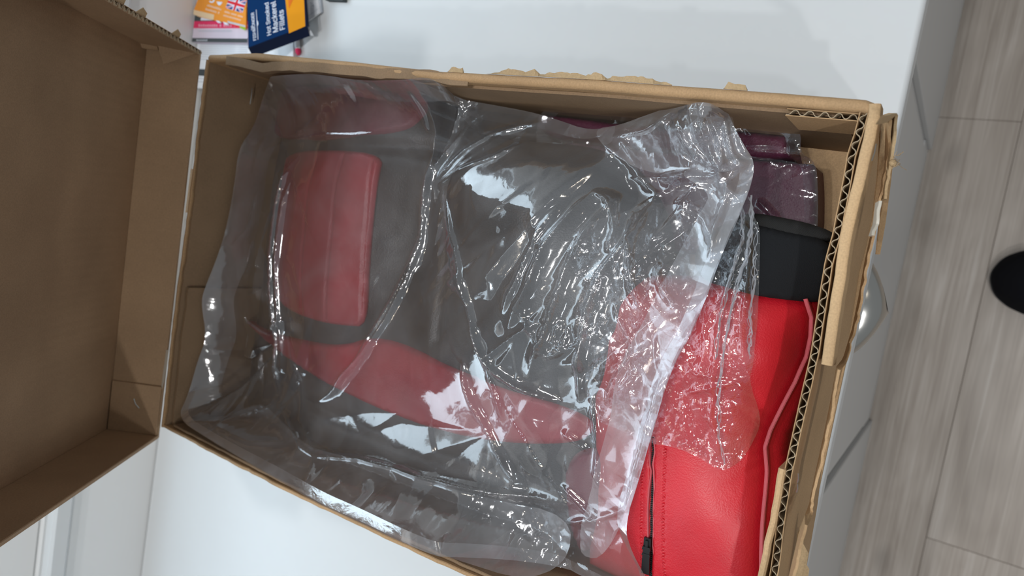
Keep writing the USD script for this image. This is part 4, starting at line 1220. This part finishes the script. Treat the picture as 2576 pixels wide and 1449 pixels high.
ff = ff + [[c + k_, b + k_, a + k_] for a, b, c in ff]
obj('sheet', trimesh.Trimesh(vv, ff, process=False), PAPER, cu, smooth=True)
pn = thing('pen', 'white pen with a pink tip half hidden between the carton and the box', 'pen', (.15, .68, TOP))
pz = .3835
pA, pB, pC = at(744, 70, pz), at(749, 124, pz), at(751, 138, pz)
obj('barrel', tube(resample(np.array([pA, pB]), .004), .0030, 12), PAPER, pn)
obj('tip', tube([pB, pB + (pC - pB) * .5, pC], [.0031, .0031, .0016], 12), P_PINK, pn, label='pink end of the pen')
gy = thing('notebook', 'grey notebook whose corner shows at the top edge of the picture', 'notebook', (.21, .61, TOP))
obj('cover', prism_px([(812, -40), (866, -40), (862, 1.8), (818, 0)], level(.387), .0065), P_GREY, gy, smooth=False)
obj('pages', prism_px([(814, -40), (868, -40), (863.5, 2.2), (818, 0.3)], level(.3855), .004), PAPER, gy, smooth=False)

# ------------------------------------------------------------------ slipper on the floor
sh = thing('slipper', 'black slipper with a rounded toe standing on the plank floor', 'slipper', (.03, -.16, FZ))
tip = at(2491, 690, FZ + .030); s_hi = at(2576, 620, FZ + .030); s_lo = at(2576, 789, FZ + .030)
ax = (s_hi + s_lo) / 2 - tip; ax[2] = 0; ax /= np.linalg.norm(ax)
sdv = np.array([-ax[1], ax[0], 0]);
if (s_hi - tip) @ sdv < 0:
    sdv = -sdv
w1, w2 = (s_hi - tip) @ sdv, -(s_lo - tip) @ sdv
L1 = (s_hi - tip) @ ax


def foot(t, side):
    """half width at distance t (0..1) along the foot"""
    t = np.asarray(t, float)
    wid = (w1 if side > 0 else w2)
    return wid * np.interp(t, [0, .02, .06, .12, .2, .32, .5, .65, .8, .92, .97, 1], [0, .38, .66, .88, 1.02, 1.10, .98, .86, .86, .74, .45, 0])


FL = .265
ts = np.r_[0, np.linspace(.0, 1, 34)[1:] ** 1.0]
ol = [tip + ax * FL * t + sdv * foot(t, 1) for t in ts] + [tip + ax * FL * t - sdv * foot(t, -1) for t in ts[::-1][1:-1]]
A_, T_, d_ = fill(smooth_loop(np.array(ol), .006), .006, 3)
al = ((A_ - tip[:2]) @ ax[:2]) / FL
hh_ = np.interp(al, [0, .1, .25, .45, .6, 1], [.036, .046, .058, .078, .092, .085])
z_ = FZ + .012 + (hh_ - .012) * np.sqrt(np.clip(1 - (1 - np.clip(d_ / .034, 0, 1)) ** 2, 0, 1))
nl = int(np.sum(d_ == 0))
ii = np.arange(nl); jj = (ii + 1) % nl
vv = np.r_[np.c_[A_, z_], np.c_[A_[:nl], np.full(nl, FZ + .010)]]
ff = np.r_[T_, np.c_[ii, len(A_) + ii, len(A_) + jj], np.c_[ii, len(A_) + jj, jj]]
mm = trimesh.Trimesh(vv, ff, process=False)
obj('upper', mm, SHOE, sh, smooth=True)
vv = np.r_[np.c_[A_, np.full(len(A_), FZ + .0115)], np.c_[A_, np.full(len(A_), FZ + .0003)]]
vv[:, :2] += (vv[:, :2] - A_.mean(0)) * .012
ff = np.r_[T_, T_[:, ::-1] + len(A_), np.c_[ii, len(A_) + ii, len(A_) + jj], np.c_[ii, len(A_) + jj, jj]]
obj('sole', trimesh.Trimesh(vv, ff, process=False), GAP, sh, smooth=30)
